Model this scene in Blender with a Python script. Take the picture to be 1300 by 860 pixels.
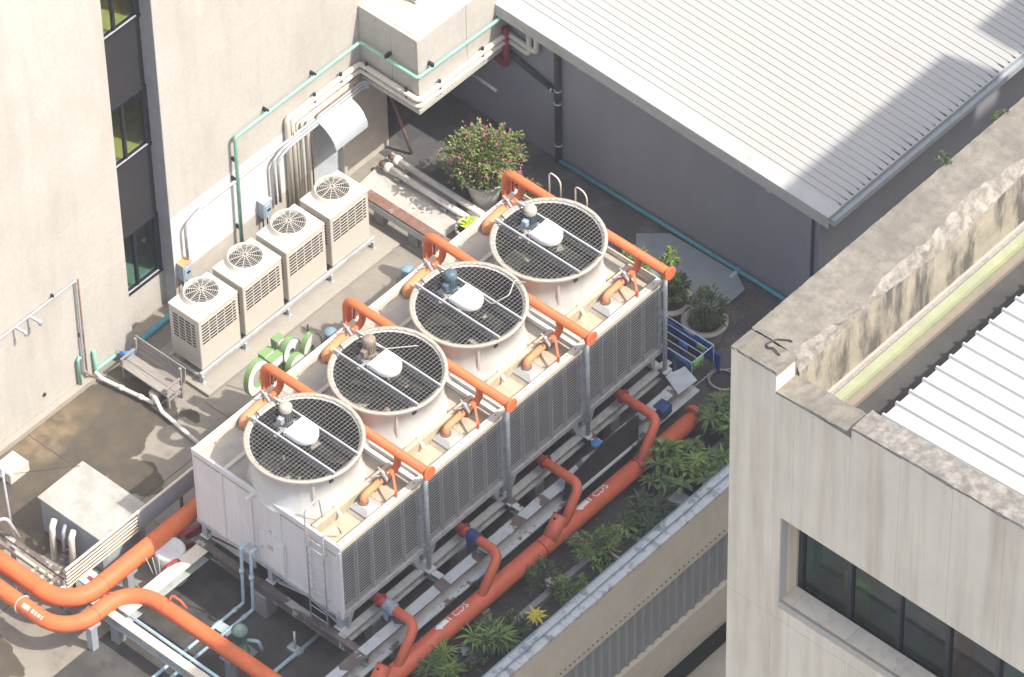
import bpy, bmesh, math, random
from mathutils import Vector, Matrix
random.seed(7)
for o in list(bpy.data.objects): bpy.data.objects.remove(o)
scene = bpy.context.scene
COL = scene.collection
V3 = Vector
# ------------------------------------------------------------------ camera
YAW, PITCH, ROLL, FPX = math.radians(132.917), math.radians(46.542), math.radians(-1.422), 6976.5
cd = V3((math.cos(PITCH)*math.cos(YAW), math.cos(PITCH)*math.sin(YAW), -math.sin(PITCH)))
cr0 = cd.cross(V3((0, 0, 1))).normalized(); cu0 = cr0.cross(cd)
cR = cr0*math.cos(ROLL) + cu0*math.sin(ROLL)
cU = -cr0*math.sin(ROLL) + cu0*math.cos(ROLL)
def ray(px, py): return cd + cR*((px-650)/FPX) - cU*((py-430)/FPX)
CAM = V3((0, 0, 0.1)) - ray(258, 489)*127.0
def at(px, py, x=None, y=None, z=None):
    """photo pixel -> point on the plane (x=, y= or z=) the thing touches"""
    v = ray(px, py)
    t = (x-CAM.x)/v.x if x is not None else (y-CAM.y)/v.y if y is not None else (z-CAM.z)/v.z
    return CAM + v*t
cam_d = bpy.data.cameras.new('camera'); cam = bpy.data.objects.new('camera', cam_d); COL.objects.link(cam)
cam.matrix_world = Matrix(((cR.x, cU.x, -cd.x, CAM.x), (cR.y, cU.y, -cd.y, CAM.y), (cR.z, cU.z, -cd.z, CAM.z), (0, 0, 0, 1)))
cam_d.sensor_width = 36; cam_d.sensor_fit = 'HORIZONTAL'; cam_d.lens = FPX/1300*36
cam_d.clip_start = 1; cam_d.clip_end = 3000
scene.camera = cam
scene.render.resolution_x, scene.render.resolution_y = 1024, 677
# ------------------------------------------------------------------ sky, sun, exposure
SUN = V3((0.718, 0.232, 1.0)).normalized()
elev = math.asin(SUN.z)
world = bpy.data.worlds.new('World'); scene.world = world; world.use_nodes = True
wn = world.node_tree; wn.nodes.clear()
sky = wn.nodes.new('ShaderNodeTexSky'); sky.sky_type = 'NISHITA'; sky.sun_disc = False
sky.sun_elevation = elev; sky.sun_rotation = math.atan2(SUN.x, SUN.y)
sky.air_density = 1.0; sky.dust_density = 4.0; sky.ozone_density = 1.0
bg = wn.nodes.new('ShaderNodeBackground'); bg.inputs['Strength'].default_value = 0.15
wo = wn.nodes.new('ShaderNodeOutputWorld')
wn.links.new(sky.outputs[0], bg.inputs[0]); wn.links.new(bg.outputs[0], wo.inputs[0])
sd = bpy.data.lights.new('sun', 'SUN'); sd.energy = 2.9; sd.angle = math.radians(0.6); sd.color = (1, 0.95, 0.865)
so = bpy.data.objects.new('sun', sd); COL.objects.link(so)
so.rotation_euler = (-SUN).to_track_quat('-Z', 'Y').to_euler(); so.location = (30, 10, 60)
scene.view_settings.view_transform = 'Standard'; scene.view_settings.look = 'None'
scene.view_settings.exposure = 1.06; scene.view_settings.gamma = 1
scene.view_settings.use_curve_mapping = False

# ------------------------------------------------------------------ mesh helpers
class MB:
    def __init__(s): s.v = []; s.f = []; s.sm = []
    def face(s, pts, sm=False):
        n = len(s.v); s.v += [tuple(p) for p in pts]; s.f.append(tuple(range(n, n+len(pts)))); s.sm.append(sm); return s
    def hexa(s, p):   # 8 corners: bottom 4 ccw, top 4 ccw
        n = len(s.v); s.v += [tuple(q) for q in p]
        for a in ((3, 2, 1, 0), (4, 5, 6, 7), (0, 1, 5, 4), (1, 2, 6, 5), (2, 3, 7, 6), (3, 0, 4, 7)):
            s.f.append(tuple(n+i for i in a)); s.sm.append(False)
        return s
    def box(s, x0, x1, y0, y1, z0, z1):
        return s.hexa([(x0, y0, z0), (x1, y0, z0), (x1, y1, z0), (x0, y1, z0), (x0, y0, z1), (x1, y0, z1), (x1, y1, z1), (x0, y1, z1)])
    def bar(s, a, b, w, h, up=(0, 0, 1)):   # rectangular bar from a to b
        a, b = V3(a), V3(b); t = (b-a).normalized(); up = V3(up)
        if abs(t.dot(up)) > .98: up = V3((1, 0, 0))
        r = t.cross(up).normalized(); u = r.cross(t)
        r = r*(w/2); u = u*(h/2)
        return s.hexa([a-r-u, b-r-u, b+r-u, a+r-u, a-r+u, b-r+u, b+r+u, a+r+u])
    def prism(s, poly, ext):
        ext = V3(ext); n = len(s.v); k = len(poly)
        s.v += [tuple(V3(p)) for p in poly] + [tuple(V3(p)+ext) for p in poly]
        s.f.append(tuple(range(n+k-1, n-1, -1))); s.sm.append(False)
        s.f.append(tuple(range(n+k, n+2*k))); s.sm.append(False)
        for i in range(k):
            j = (i+1) % k; s.f.append((n+i, n+j, n+k+j, n+k+i)); s.sm.append(k > 10)
        return s
    def tube(s, pts, r, n=10, caps=True):
        pts = [V3(p) for p in pts]; rs = r if isinstance(r, (list, tuple)) else [r]*len(pts)
        base = len(s.v); N = None
        for i, p in enumerate(pts):
            t = (pts[min(i+1, len(pts)-1)] - pts[max(i-1, 0)]).normalized()
            if N is None:
                N = t.cross(V3((0, 0, 1)));
                if N.length < .05: N = t.cross(V3((1, 0, 0)))
            N = (N - t*N.dot(t)).normalized(); B = t.cross(N)
            for k in range(n):
                a = 2*math.pi*k/n; s.v.append(tuple(p + (N*math.cos(a)+B*math.sin(a))*rs[i]))
        for i in range(len(pts)-1):
            for k in range(n):
                k2 = (k+1) % n
                s.f.append((base+i*n+k, base+i*n+k2, base+(i+1)*n+k2, base+(i+1)*n+k)); s.sm.append(True)
        if caps:
            s.f.append(tuple(base+k for k in range(n-1, -1, -1))); s.sm.append(False)
            e = base+(len(pts)-1)*n; s.f.append(tuple(e+k for k in range(n))); s.sm.append(False)
        return s
    def cyl(s, a, b, r, r2=None, n=16): return s.tube([a, b], [r, r if r2 is None else r2], n)
    def lathe(s, prof, c, n=32, close=False, a0=0, a1=2*math.pi):
        c = V3(c); base = len(s.v); k = len(prof); full = abs(a1-a0-2*math.pi) < 1e-6
        m = n if full else n+1
        for i in range(m):
            a = a0+(a1-a0)*i/n
            for r, z in prof: s.v.append((c.x+r*math.cos(a), c.y+r*math.sin(a), c.z+z))
        for i in range(n):
            i2 = (i+1) % m
            for j in range(k if close else k-1):
                j2 = (j+1) % k
                s.f.append((base+i*k+j, base+i2*k+j, base+i2*k+j2, base+i*k+j2)); s.sm.append(True)
        return s
    def leaf(s, p, d, up, L, W, bend=.25):
        d = V3(d).normalized(); w = d.cross(V3(up))
        if w.length < .01: w = d.cross(V3((1, 0, 0)))
        w.normalize(); nrm = w.cross(d); p = V3(p)
        n = len(s.v); m = p + d*L*.5; e = p + d*L - nrm*L*bend
        s.v += [tuple(p), tuple(m+w*W*.5+nrm*W*.15), tuple(e), tuple(m-w*W*.5+nrm*W*.15), tuple(m)]
        for a in ((0, 1, 4), (1, 2, 4), (0, 4, 3), (4, 2, 3)): s.f.append(tuple(n+i for i in a)); s.sm.append(False)
        return s
    def build(s, name, mat, parent=None, bevel=0, recalc=True, seg=2):
        me = bpy.data.meshes.new(name); me.from_pydata(s.v, [], s.f)
        me.polygons.foreach_set('use_smooth', s.sm)
        if recalc:
            bm = bmesh.new(); bm.from_mesh(me); bmesh.ops.recalc_face_normals(bm, faces=bm.faces); bm.to_mesh(me); bm.free()
        me.update()
        mats = mat if isinstance(mat, (list, tuple)) else [mat]
        for m_ in mats: me.materials.append(M[m_] if isinstance(m_, str) else m_)
        o = bpy.data.objects.new(name, me); COL.objects.link(o)
        if parent is not None: attach(o, parent)
        if bevel:
            b = o.modifiers.new('bevel', 'BEVEL'); b.width = bevel; b.segments = seg; b.limit_method = 'ANGLE'; b.angle_limit = math.radians(40)
        return o
def wmat(o):
    m = Matrix.Translation(o.location) @ o.rotation_euler.to_matrix().to_4x4()
    return (wmat(o.parent) @ o.matrix_parent_inverse @ m) if o.parent else m
def attach(o, parent):
    o.parent = parent; o.matrix_parent_inverse = wmat(parent).inverted()
def thing(name, label, cat, loc=(0, 0, 0), group=None):
    o = bpy.data.objects.new(name, None); COL.objects.link(o); o.location = loc; o.empty_display_size = .2
    return tag(o, label, cat, group)
def tag(o, label, cat, group=None):
    o['label'] = label; o['category'] = cat
    if group: o['group'] = group
    return o
def struct(o, label=None):
    o['kind'] = 'structure'
    if label: o['label'] = label
    return o
def fillet(pts, R, seg=6):
    pts = [V3(p) for p in pts]; out = [pts[0]]
    for i in range(1, len(pts)-1):
        a, b, c = pts[i-1], pts[i], pts[i+1]
        u = (a-b).normalized(); w = (c-b).normalized(); ang = u.angle(w)
        if ang > 3.12 or R <= 0: out.append(b); continue
        t = min(R/math.tan(ang/2) if ang > .01 else 0, (a-b).length*.48, (c-b).length*.48); Re = t*math.tan(ang/2)
        ctr = b + (u+w).normalized()*(Re/math.sin(ang/2)); p0 = b+u*t; p1 = b+w*t
        e0 = p0-ctr; e1 = p1-ctr; th = e0.angle(e1)
        for k in range(seg+1):
            f = k/seg; out.append(ctr + (e0*math.sin((1-f)*th)+e1*math.sin(f*th))/math.sin(th))
    out.append(pts[-1]); return out
def pipe(pts, r, R=.12, n=10, seg=6): return MB().tube(fillet(pts, R, seg), r, n)

# ------------------------------------------------------------------ materials
M = {}
def mat(name, col, rough=.7, metal=0, var=.12, scale=3.0, dirt=None, dscale=1.2, damt=.5, dlo=.5, dhi=.7, streak=False, fine=0, sz=.06, bump=.0, bscale=40, spec=.4, stretch=(1, 1, 1), alpha=None):
    m = bpy.data.materials.new(name); m.use_nodes = True; nt = m.node_tree; N = nt.nodes; L = nt.links
    b = N['Principled BSDF']; b.inputs['Roughness'].default_value = rough; b.inputs['Metallic'].default_value = metal
    b.inputs['Specular IOR Level'].default_value = spec
    g = N.new('ShaderNodeNewGeometry'); mp = N.new('ShaderNodeMapping'); mp.inputs['Scale'].default_value = stretch
    L.new(g.outputs['Position'], mp.inputs[0]); P = mp.outputs[0]
    def noise(sc, det=5, ro=.6, vec=None):
        n = N.new('ShaderNodeTexNoise'); n.inputs['Scale'].default_value = sc; n.inputs['Detail'].default_value = det; n.inputs['Roughness'].default_value = ro
        L.new(vec or P, n.inputs['Vector']); return n.outputs['Fac']
    def ramp(f, lo, hi, c0=(0, 0, 0, 1), c1=(1, 1, 1, 1)):
        r = N.new('ShaderNodeValToRGB'); r.color_ramp.elements[0].position = lo; r.color_ramp.elements[1].position = hi
        r.color_ramp.elements[0].color = c0; r.color_ramp.elements[1].color = c1; L.new(f, r.inputs[0]); return r.outputs[0]
    def mix(f, a, c):
        x = N.new('ShaderNodeMix'); x.data_type = 'RGBA'
        if hasattr(f, 'links') or hasattr(f, 'is_linked'): L.new(f, x.inputs[0])
        else: x.inputs[0].default_value = f
        for i, q in ((6, a), (7, c)):
            if isinstance(q, tuple): x.inputs[i].default_value = q if len(q) == 4 else (*q, 1)
            else: L.new(q, x.inputs[i])
        return x.outputs[2]
    lo = tuple(c*(1-var) for c in col); hi = tuple(min(1, c*(1+var)) for c in col)
    c = mix(ramp(noise(scale), .3, .7), lo, hi)
    if fine: c = mix(ramp(noise(scale*14, 3), .35, .65), c, mix(fine, c, tuple(q*.55 for q in col)))
    if dirt:
        if streak:
            mp2 = N.new('ShaderNodeMapping'); mp2.inputs['Scale'].default_value = (1, 1, sz); L.new(g.outputs['Position'], mp2.inputs[0])
            f = noise(dscale, 5, .65, mp2.outputs[0])
        else: f = noise(dscale, 7, .68)
        f = ramp(f, dlo, dhi); ml = N.new('ShaderNodeMath'); ml.operation = 'MULTIPLY'; ml.inputs[1].default_value = damt; L.new(f, ml.inputs[0])
        c = mix(ml.outputs[0], c, dirt)
    L.new(c, b.inputs['Base Color'])
    if bump:
        bn = N.new('ShaderNodeBump'); bn.inputs['Strength'].default_value = bump; bn.inputs['Distance'].default_value = .01
        L.new(noise(bscale, 4), bn.inputs['Height']); L.new(bn.outputs[0], b.inputs['Normal'])
    M[name] = m; return m, N, L, b, dict(noise=noise, ramp=ramp, mix=mix, P=P, col=c, g=g)
mat('cream_wall', (.495, .47, .425), .85, var=.05, scale=.8, dirt=(.36, .335, .29), dscale=1.6, damt=.6, dlo=.46, dhi=.76, streak=True, sz=.16, fine=.2, bump=.25, bscale=14)
mat('white_paint', (.66, .655, .64), .75, var=.03, dirt=(.6, .57, .5), damt=.25, dlo=.55, dhi=.8)
mat('beige_paint', (.50, .46, .40), .8, var=.07, dirt=(.36, .33, .28), damt=.4)
mat('grey_wall', (.255, .258, .285), .8, var=.06, scale=.6, dirt=(.20, .20, .222), dscale=.9, damt=.5, dlo=.42, dhi=.7, streak=True, fine=.08)
mat('reveal_grey', (.36, .36, .37), .85, var=.1, dirt=(.22, .22, .22), damt=.4)
mat('white_roof', (.40, .39, .365), .5, var=.05, scale=.7, dirt=(.42, .40, .36), dscale=1.6, damt=.45, dlo=.52, dhi=.8, stretch=(.25, 1, 1))
mat('white_roof_new', (.46, .46, .45), .45, var=.03, dirt=(.6, .58, .53), dscale=1.4, damt=.35, dlo=.55, dhi=.8, stretch=(.3, 1, 1))
mat('fascia', (.42, .42, .40), .6, var=.06, dirt=(.30, .285, .255), damt=.5, dscale=2)
mat('galv', (.44, .46, .475), .5, .15, var=.18, scale=6, dirt=(.28, .25, .22), damt=.35, dscale=4)
mat('steel_grey', (.40, .44, .47), .5, .2, var=.15, scale=5, dirt=(.25, .2, .16), damt=.4, dscale=5)
mat('pipe_steel', (.42, .44, .45), .5, .15, var=.15, scale=8, dirt=(.3, .27, .22), damt=.35, dscale=6)
mat('dark_metal', (.035, .036, .042), .5, .2, var=.2)
mat('black_void', (.012, .012, .014), .9, var=.1)
mat('rust', (.20, .115, .085), .85, var=.25, scale=7, dirt=(.36, .32, .29), damt=.6, dscale=4, dlo=.55, dhi=.68)
mat('rust_beam', (.125, .10, .088), .8, var=.25, scale=5, dirt=(.40, .39, .36), dscale=1.6, damt=.9, dlo=.56, dhi=.58)
mat('peel_beam', (.45, .48, .47), .7, var=.08, scale=5, dirt=(.13, .09, .075), dscale=1.5, damt=.95, dlo=.56, dhi=.575)
mat('beam_grey', (.40, .42, .41), .7, var=.12, scale=5, dirt=(.2, .16, .13), dscale=3, damt=.6)
mat('orange', (.68, .165, .058), .55, var=.12, scale=2.0, dirt=(.40, .15, .09), dscale=5, damt=.6, dlo=.5, dhi=.7, fine=.12, spec=.3)
mat('orange_faded', (.66, .29, .13), .6, var=.14, scale=9, dirt=(.45, .25, .14), dscale=9, damt=.6, dlo=.5, dhi=.62)
mat('red_pipe', (.60, .13, .065), .5, var=.08, scale=2.5, dirt=(.38, .085, .05), dscale=3, damt=.45, spec=.5)
mat('dark_red', (.28, .03, .035), .55, var=.15)
mat('ac_cream', (.57, .53, .46), .5, var=.03, scale=2, dirt=(.52, .47, .39), dscale=2.2, damt=.35, dlo=.5, dhi=.85)
mat('ac_top', (.62, .60, .55), .5, var=.03, dirt=(.56, .51, .43), dscale=3, damt=.4, dlo=.5, dhi=.8)
mat('ac_wire', (.70, .66, .58), .5, var=.04)
mat('slit_dark', (.025, .025, .027), .8)
mat('frp_white', (.66, .66, .655), .55, var=.05, scale=1.5, dirt=(.42, .40, .37), dscale=2, damt=.4, streak=True)
mat('stack_white', (.60, .595, .575), .5, var=.05, scale=1.6, dirt=(.5, .46, .38), dscale=2.2, damt=.55, streak=True)
mat('stack_rim', (.44, .40, .33), .6, var=.1, scale=5, dirt=(.40, .34, .26), damt=.4, dscale=5)
mat('rim_white', (.66, .60, .49), .55, var=.06, dirt=(.5, .43, .33), dscale=3, damt=.5)
mat('basin', (.52, .44, .325), .85, var=.13, scale=5, dirt=(.33, .25, .16), dscale=3.2, damt=.6, dlo=.5, dhi=.75, fine=.25, bump=.3, bscale=30)
mat('fan_deck', (.42, .39, .335), .8, var=.1, scale=3, dirt=(.30, .27, .22), dscale=2.5, damt=.6, fine=.15)
mat('louver', (.34, .345, .355), .55, var=.1, dirt=(.25, .23, .21), damt=.4, dscale=3)
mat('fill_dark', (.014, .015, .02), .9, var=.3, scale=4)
mat('fan_dark', (.022, .021, .021), .8, var=.35, scale=3, dirt=(.10, .093, .085), dscale=2.2, damt=.45)
mat('mesh_wire', (.36, .345, .31), .5, .2, var=.1)
mat('beam_alu', (.46, .47, .47), .5, .1, var=.1)
mat('cover_white', (.80, .79, .76), .4, var=.02, dirt=(.6, .54, .42), dscale=3, damt=.35, dlo=.55, dhi=.8)
mat('motor_blue', (.09, .135, .17), .5, .1, var=.15, dirt=(.3, .28, .25), damt=.4, dscale=8)
mat('motor_rust', (.30, .24, .18), .7, .1, var=.25, scale=8, dirt=(.12, .12, .14), damt=.6, dscale=7)
mat('motor_grey', (.16, .17, .19), .55, .2, var=.15)
mat('grey_box', (.42, .42, .41), .7, var=.06, dirt=(.26, .25, .23), damt=.4, dscale=3)
mat('box_top', (.38, .375, .345), .75, var=.1, scale=2.5, dirt=(.29, .28, .25), dscale=1.7, damt=.7, dlo=.48, dhi=.6)
mat('cabinet_side', (.30, .33, .38), .6, var=.06, dirt=(.2, .2, .21), damt=.3)
mat('pvc_white', (.70, .67, .60), .5, var=.05, dirt=(.45, .40, .32), dscale=4, damt=.4)
mat('pvc_cream', (.62, .58, .50), .55, var=.05, dirt=(.4, .36, .3), dscale=3, damt=.4)
mat('pvc_green', (.24, .46, .37), .5, var=.07, scale=4, dirt=(.2, .3, .27), damt=.3)
mat('pvc_cyan', (.075, .30, .37), .5, var=.08, scale=4)
mat('pvc_blue', (.42, .58, .66), .5, var=.06, dirt=(.3, .36, .38), damt=.3, dscale=4)
mat('insul_white', (.68, .65, .60), .7, var=.08, scale=8, dirt=(.4, .37, .34), dscale=6, damt=.5)
mat('black_pipe', (.03, .032, .04), .5, var=.15)
mat('wood_old', (.27, .25, .23), .85, var=.2, scale=3, stretch=(1, 9, 9), dirt=(.12, .11, .105), dscale=2, damt=.5)
mat('pot', (.40, .375, .33), .8, var=.08, scale=4, dirt=(.28, .25, .21), dscale=4, damt=.5, bump=.1)
mat('pot_white', (.58, .57, .55), .7, var=.06, dirt=(.38, .36, .32), dscale=3, damt=.5)
mat('soil', (.05, .04, .03), .95, var=.3, scale=20, bump=.5, bscale=60)
mat('bark', (.12, .09, .06), .9, var=.2, scale=10)
mat('leaf_dark', (.045, .07, .026), .5, var=.35, scale=5)
mat('leaf_mid', (.09, .135, .038), .5, var=.35, scale=6)
mat('leaf_light', (.16, .23, .045), .5, var=.3, scale=6)
mat('leaf_yellow', (.55, .46, .05), .5, var=.2, scale=6)
mat('leaf_lime', (.36, .48, .04), .5, var=.2, scale=6)
mat('flower_pink', (.38, .10, .17), .6, var=.3, scale=20)
mat('flower_salmon', (.42, .19, .13), .6, var=.25, scale=20)
mat('sign_green', (.19, .31, .13), .45, var=.06, dirt=(.15, .3, .1), damt=.3, dscale=4)
mat('sign_white', (.74, .74, .71), .5, var=.04, dirt=(.55, .53, .47), damt=.3)
mat('cloth_blue', (.02, .10, .42), .9, var=.15, scale=5)
mat('cloth_sky', (.09, .22, .52), .9, var=.15, scale=5)
mat('cloth_green', (.22, .46, .14), .9, var=.12, scale=5)
mat('cloth_dark', (.02, .03, .04), .9, var=.2)
mat('wrap_blue', (.025, .05, .15), .7, var=.2, scale=8)
mat('wrap_grey', (.26, .29, .35), .7, var=.2, scale=8)
mat('blue_plank', (.012, .045, .30), .5, var=.15)
mat('blue_can', (.20, .29, .36), .5, var=.1)
mat('hose', (.42, .40, .36), .6, var=.1)
mat('plastic_white', (.66, .67, .66), .5, var=.05, dirt=(.45, .45, .43), damt=.3)
mat('black_sheet', (.028, .030, .036), .75, var=.2, scale=3, dirt=(.06, .06, .065), damt=.4)
mat('box_blue', (.36, .45, .54), .5, .1, var=.06)
mat('box_orange_lid', (.55, .28, .13), .7, var=.12, scale=9)
mat('door_paint', (.46, .50, .54), .7, var=.08, scale=4, dirt=(.3, .31, .33), dscale=3, damt=.5)
mat('plate', (.42, .46, .47), .6, var=.1, scale=4, dirt=(.28, .28, .27), damt=.5, dscale=3)
mat('board_grey', (.25, .29, .32), .8, var=.08, scale=1.5, dirt=(.18, .2, .22), damt=.5, dscale=2)
mat('awning', (.50, .54, .57), .4, .3, var=.05, dirt=(.4, .38, .34), damt=.4, dscale=3)
mat('concrete', (.36, .33, .28), .9, var=.12, scale=2, dirt=(.22, .2, .17), dscale=2, damt=.5, fine=.2, bump=.3, bscale=25)
mat('concrete_grey', (.27, .27, .26), .9, var=.15, scale=3, dirt=(.15, .14, .13), dscale=3, damt=.6, fine=.2)
mat('coping_grime', (.58, .59, .57), .85, var=.1, scale=3, dirt=(.20, .20, .20), dscale=3.2, damt=.8, dlo=.52, dhi=.62, fine=.2)
mat('facade_beige', (.68, .61, .485), .85, var=.06, scale=2, dirt=(.55, .47, .35), dscale=1.5, damt=.5, fine=.1, bump=.15)
mat('corrugated_grey', (.33, .33, .33), .6, .1, var=.07, scale=2)
mat('front_beige', (.80, .70, .54), .85, var=.06, scale=.8, dirt=(.55, .45, .32), dscale=2.3, damt=.8, dlo=.46, dhi=.74, streak=True, fine=.06)
mat('sill', (.50, .46, .38), .85, var=.1, scale=3, dirt=(.25, .23, .2), dscale=3, damt=.6, fine=.15)
mat('frame_navy', (.022, .025, .04), .4, .3, var=.15)
mat('green_gutter', (.25, .268, .165), .6, var=.08, scale=2, dirt=(.38, .38, .22), dscale=3, damt=.4)
mat('brown_floor', (.22, .19, .15), .9, var=.15, scale=3, dirt=(.16, .14, .11), dscale=3, damt=.6)
mat('asphalt', (.05, .05, .052), .9, var=.2, scale=2, fine=.2)
mat('street', (.24, .235, .23), .9, var=.2, scale=.4, dirt=(.14, .13, .12), dscale=.3, damt=.6)
mat('room_green', (.50, .52, .16), .8, var=.1)
mat('room_teal', (.16, .34, .30), .8, var=.1)
mat('room_grey', (.38, .40, .40), .8, var=.1)
mat('room_desk', (.2, .34, .12), .7, var=.1)
mat('spandrel', (.026, .026, .03), .5, var=.08)
mat('terracotta', (.42, .15, .08), .8, var=.1)
mat('lettering', (.78, .76, .72), .7, var=.08, scale=12)
mat('tank_white', (.60, .61, .60), .5, var=.06, dirt=(.42, .42, .4), damt=.4, dscale=4)
mat('pump_green', (.17, .27, .23), .6, var=.12, scale=5)
# glass
def glass(name, tint, a=.35):
    m = bpy.data.materials.new(name); m.use_nodes = True; nt = m.node_tree; N = nt.nodes; N.clear()
    o = N.new('ShaderNodeOutputMaterial'); t = N.new('ShaderNodeBsdfTransparent'); t.inputs[0].default_value = (*tint, 1)
    g = N.new('ShaderNodeBsdfGlossy'); g.inputs['Roughness'].default_value = .03
    x = N.new('ShaderNodeMixShader'); L = nt.links
    x.inputs[0].default_value = .09; L.new(t.outputs[0], x.inputs[1]); L.new(g.outputs[0], x.inputs[2]); L.new(x.outputs[0], o.inputs[0]); M[name] = m
glass('glass', (.62, .66, .60)); glass('glass_dark', (.50, .60, .56))
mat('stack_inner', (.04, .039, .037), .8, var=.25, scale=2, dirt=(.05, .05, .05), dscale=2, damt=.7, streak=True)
mat('rail_cyan', (.25, .36, .38), .5, .2, var=.1)
mat('gap_shade', (.06, .058, .055), .9, var=.2, scale=2)
# ================================================================== SETTING
# --- deck material: pale concrete with wet, silted puddles
def deck_material():
    m, N, L, b, h = mat('deck', (.285, .26, .22), .85, var=.2, scale=1.3, dirt=(.13, .115, .095), dscale=1.3, damt=.7, dlo=.44, dhi=.68, fine=.16, bump=.2, bscale=20)
    P = h['P']
    nz = N.new('ShaderNodeTexNoise'); nz.inputs['Scale'].default_value = 1.1; nz.inputs['Detail'].default_value = 6; L.new(P, nz.inputs['Vector'])
    sub = N.new('ShaderNodeVectorMath'); sub.operation = 'SUBTRACT'; sub.inputs[1].default_value = (.5, .5, .5); L.new(nz.outputs['Color'], sub.inputs[0])
    sc = N.new('ShaderNodeVectorMath'); sc.operation = 'SCALE'; sc.inputs['Scale'].default_value = 1.1; L.new(sub.outputs[0], sc.inputs[0])
    add = N.new('ShaderNodeVectorMath'); L.new(P, add.inputs[0]); L.new(sc.outputs[0], add.inputs[1]); Q = add.outputs[0]
    def ell(c, r, lo=.96, hi=1.0):
        s = N.new('ShaderNodeVectorMath'); s.operation = 'SUBTRACT'; s.inputs[1].default_value = (*c, 0); L.new(Q, s.inputs[0])
        k = N.new('ShaderNodeVectorMath'); k.operation = 'MULTIPLY'; k.inputs[1].default_value = (1/r[0], 1/r[1], 0); L.new(s.outputs[0], k.inputs[0])
        ln = N.new('ShaderNodeVectorMath'); ln.operation = 'LENGTH'; L.new(k.outputs[0], ln.inputs[0])
        return h['ramp'](ln.outputs['Value'], lo, hi, (1, 1, 1, 1), (0, 0, 0, 1))
    def mx(a, c):
        x = N.new('ShaderNodeMath'); x.operation = 'MAXIMUM'; L.new(a, x.inputs[0]); L.new(c, x.inputs[1]); return x.outputs[0]
    wet = ell((-.95, -3.9), (1.35, 3.6))
    for c, r in (((-.9, -1.1), (1.2, .55)), ((.75, -2.95), (.8, .42)), ((.3, -5.0), (.9, 1.4)), ((.42, -.85), (.22, .16)), ((1.9, -8.9), (1.0, .5)), ((3.6, -9.3), (1.3, .35))):
        wet = mx(wet, ell(c, r))
    silt = ell((-1.75, -3.5), (.75, 1.9), .3, 1.2)
    wc = h['mix'](silt, (.075, .066, .055, 1), (.22, .165, .10, 1))
    wc2 = h['mix'](h['ramp'](h['noise'](2.2), .4, .65), wc, (.105, .085, .06, 1))
    col = h['mix'](wet, h['col'], wc2); L.new(col, b.inputs['Base Color'])
    L.new(h['ramp'](wet, 0, 1, (.85, .85, .85, 1), (.28, .28, .28, 1)), b.inputs['Roughness'])
deck_material()
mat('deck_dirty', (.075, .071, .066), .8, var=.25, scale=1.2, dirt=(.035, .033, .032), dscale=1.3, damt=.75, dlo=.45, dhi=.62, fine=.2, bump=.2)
mat('deck_shade_strip', (.075, .074, .078), .75, var=.22, scale=.9, dirt=(.17, .155, .14), dscale=1.3, damt=.7, dlo=.48, dhi=.68, fine=.15, bump=.15)  # dark base colour carries the strip's shade; lighter patches are the deck's own
mat('whitewash', (.50, .48, .44), .9, var=.12, scale=3, dirt=(.28, .26, .23), dscale=2.2, damt=.6, dlo=.5, dhi=.7, fine=.2)
struct(MB().box(-400, 400, -400, 400, -19, -18).build('ground', 'street'))
struct(MB().box(-2.6, 11.2, -22, 11.3, -.6, 0).build('roof_deck', 'deck'))
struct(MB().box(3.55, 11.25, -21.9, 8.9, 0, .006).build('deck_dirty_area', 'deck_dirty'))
struct(MB().box(-4.6, 11.2, 8.33, 10.97, .006, .012).build('deck_shade_strip', 'deck_shade_strip'))  # thin dark sheet painted as the shade along the grey wall
jt = MB()
for x in (1.35, ): jt.box(x-.008, x+.008, -9, 8.2, .001, .005)
for y in (-6.9, -3.7, -.3, 2.9, 6.4): jt.box(-2.1 if y < -1 else .33, 3.5, y-.008, y+.008, .0012, .0055)
struct(jt.build('deck_joints', 'deck_dirty'))
pl = struct(MB().box(-1.55, .32, -.15, 6.35, .006, .10).build('equipment_plinth', 'concrete', bevel=.015))
struct(MB().prism([(-1.75, 6.95, .004), (.95, 6.95, .004), (1.0, 7.6, .004), (.35, 8.34, .004), (-1.9, 8.5, .004)], (0, 0, .09)).build('washed_plinth', 'whitewash'))
# kerb strip at the foot of the cream wall
kb = MB()
kb.box(-2.19, -2.02, -9, -1.45, 0, .16)
struct(kb.build('wall_kerb', 'concrete', bevel=.01))

# --- cream office building on the left
ob = thing('office_building', 'cream rendered building with a tall recessed window strip, left of the plant deck', 'building', (-2.2, 0, 0))
JZ = [-18, -.02, 3.0, 5.08, 7.1, 9.17, 11.05, 13.1, 15.2, 17.2]
for a, b_ in zip(JZ[:-1], JZ[1:]):
    MB().box(-2.55, -2.2, -26, -.07, a+.008, b_-.008).build('wall_panel', 'cream_wall', ob)
    y1 = 8.70 if a < 2 else 10.97
    if a == -.02:
        MB().box(-2.55, -2.2, 1.42, 6.12, 1.1, b_-.008).build('painted_band', 'white_paint', ob)
        MB().box(-2.55, -2.203, 1.42, 6.12, -.02, 1.1).build('wall_base', 'beige_paint', ob)
        MB().box(-2.55, -2.2, 7.25, y1, -.02, b_-.008).build('wall_panel', 'beige_paint', ob)
        MB().box(-2.55, -2.2, 6.12, 7.25, 2.35, b_-.008).build('door_lintel', 'white_paint', ob)
    else:
        MB().box(-2.55, -2.2, 1.42, y1, a+.008, b_-.008).build('wall_panel', 'cream_wall', ob)
MB().box(-2.545, -2.24, -26, -.075, -18, 17).build('wall_core', 'beige_paint', ob)
MB().box(-2.545, -2.24, 1.425, 10.9, 3.0, 17).build('wall_core', 'beige_paint', ob)
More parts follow.
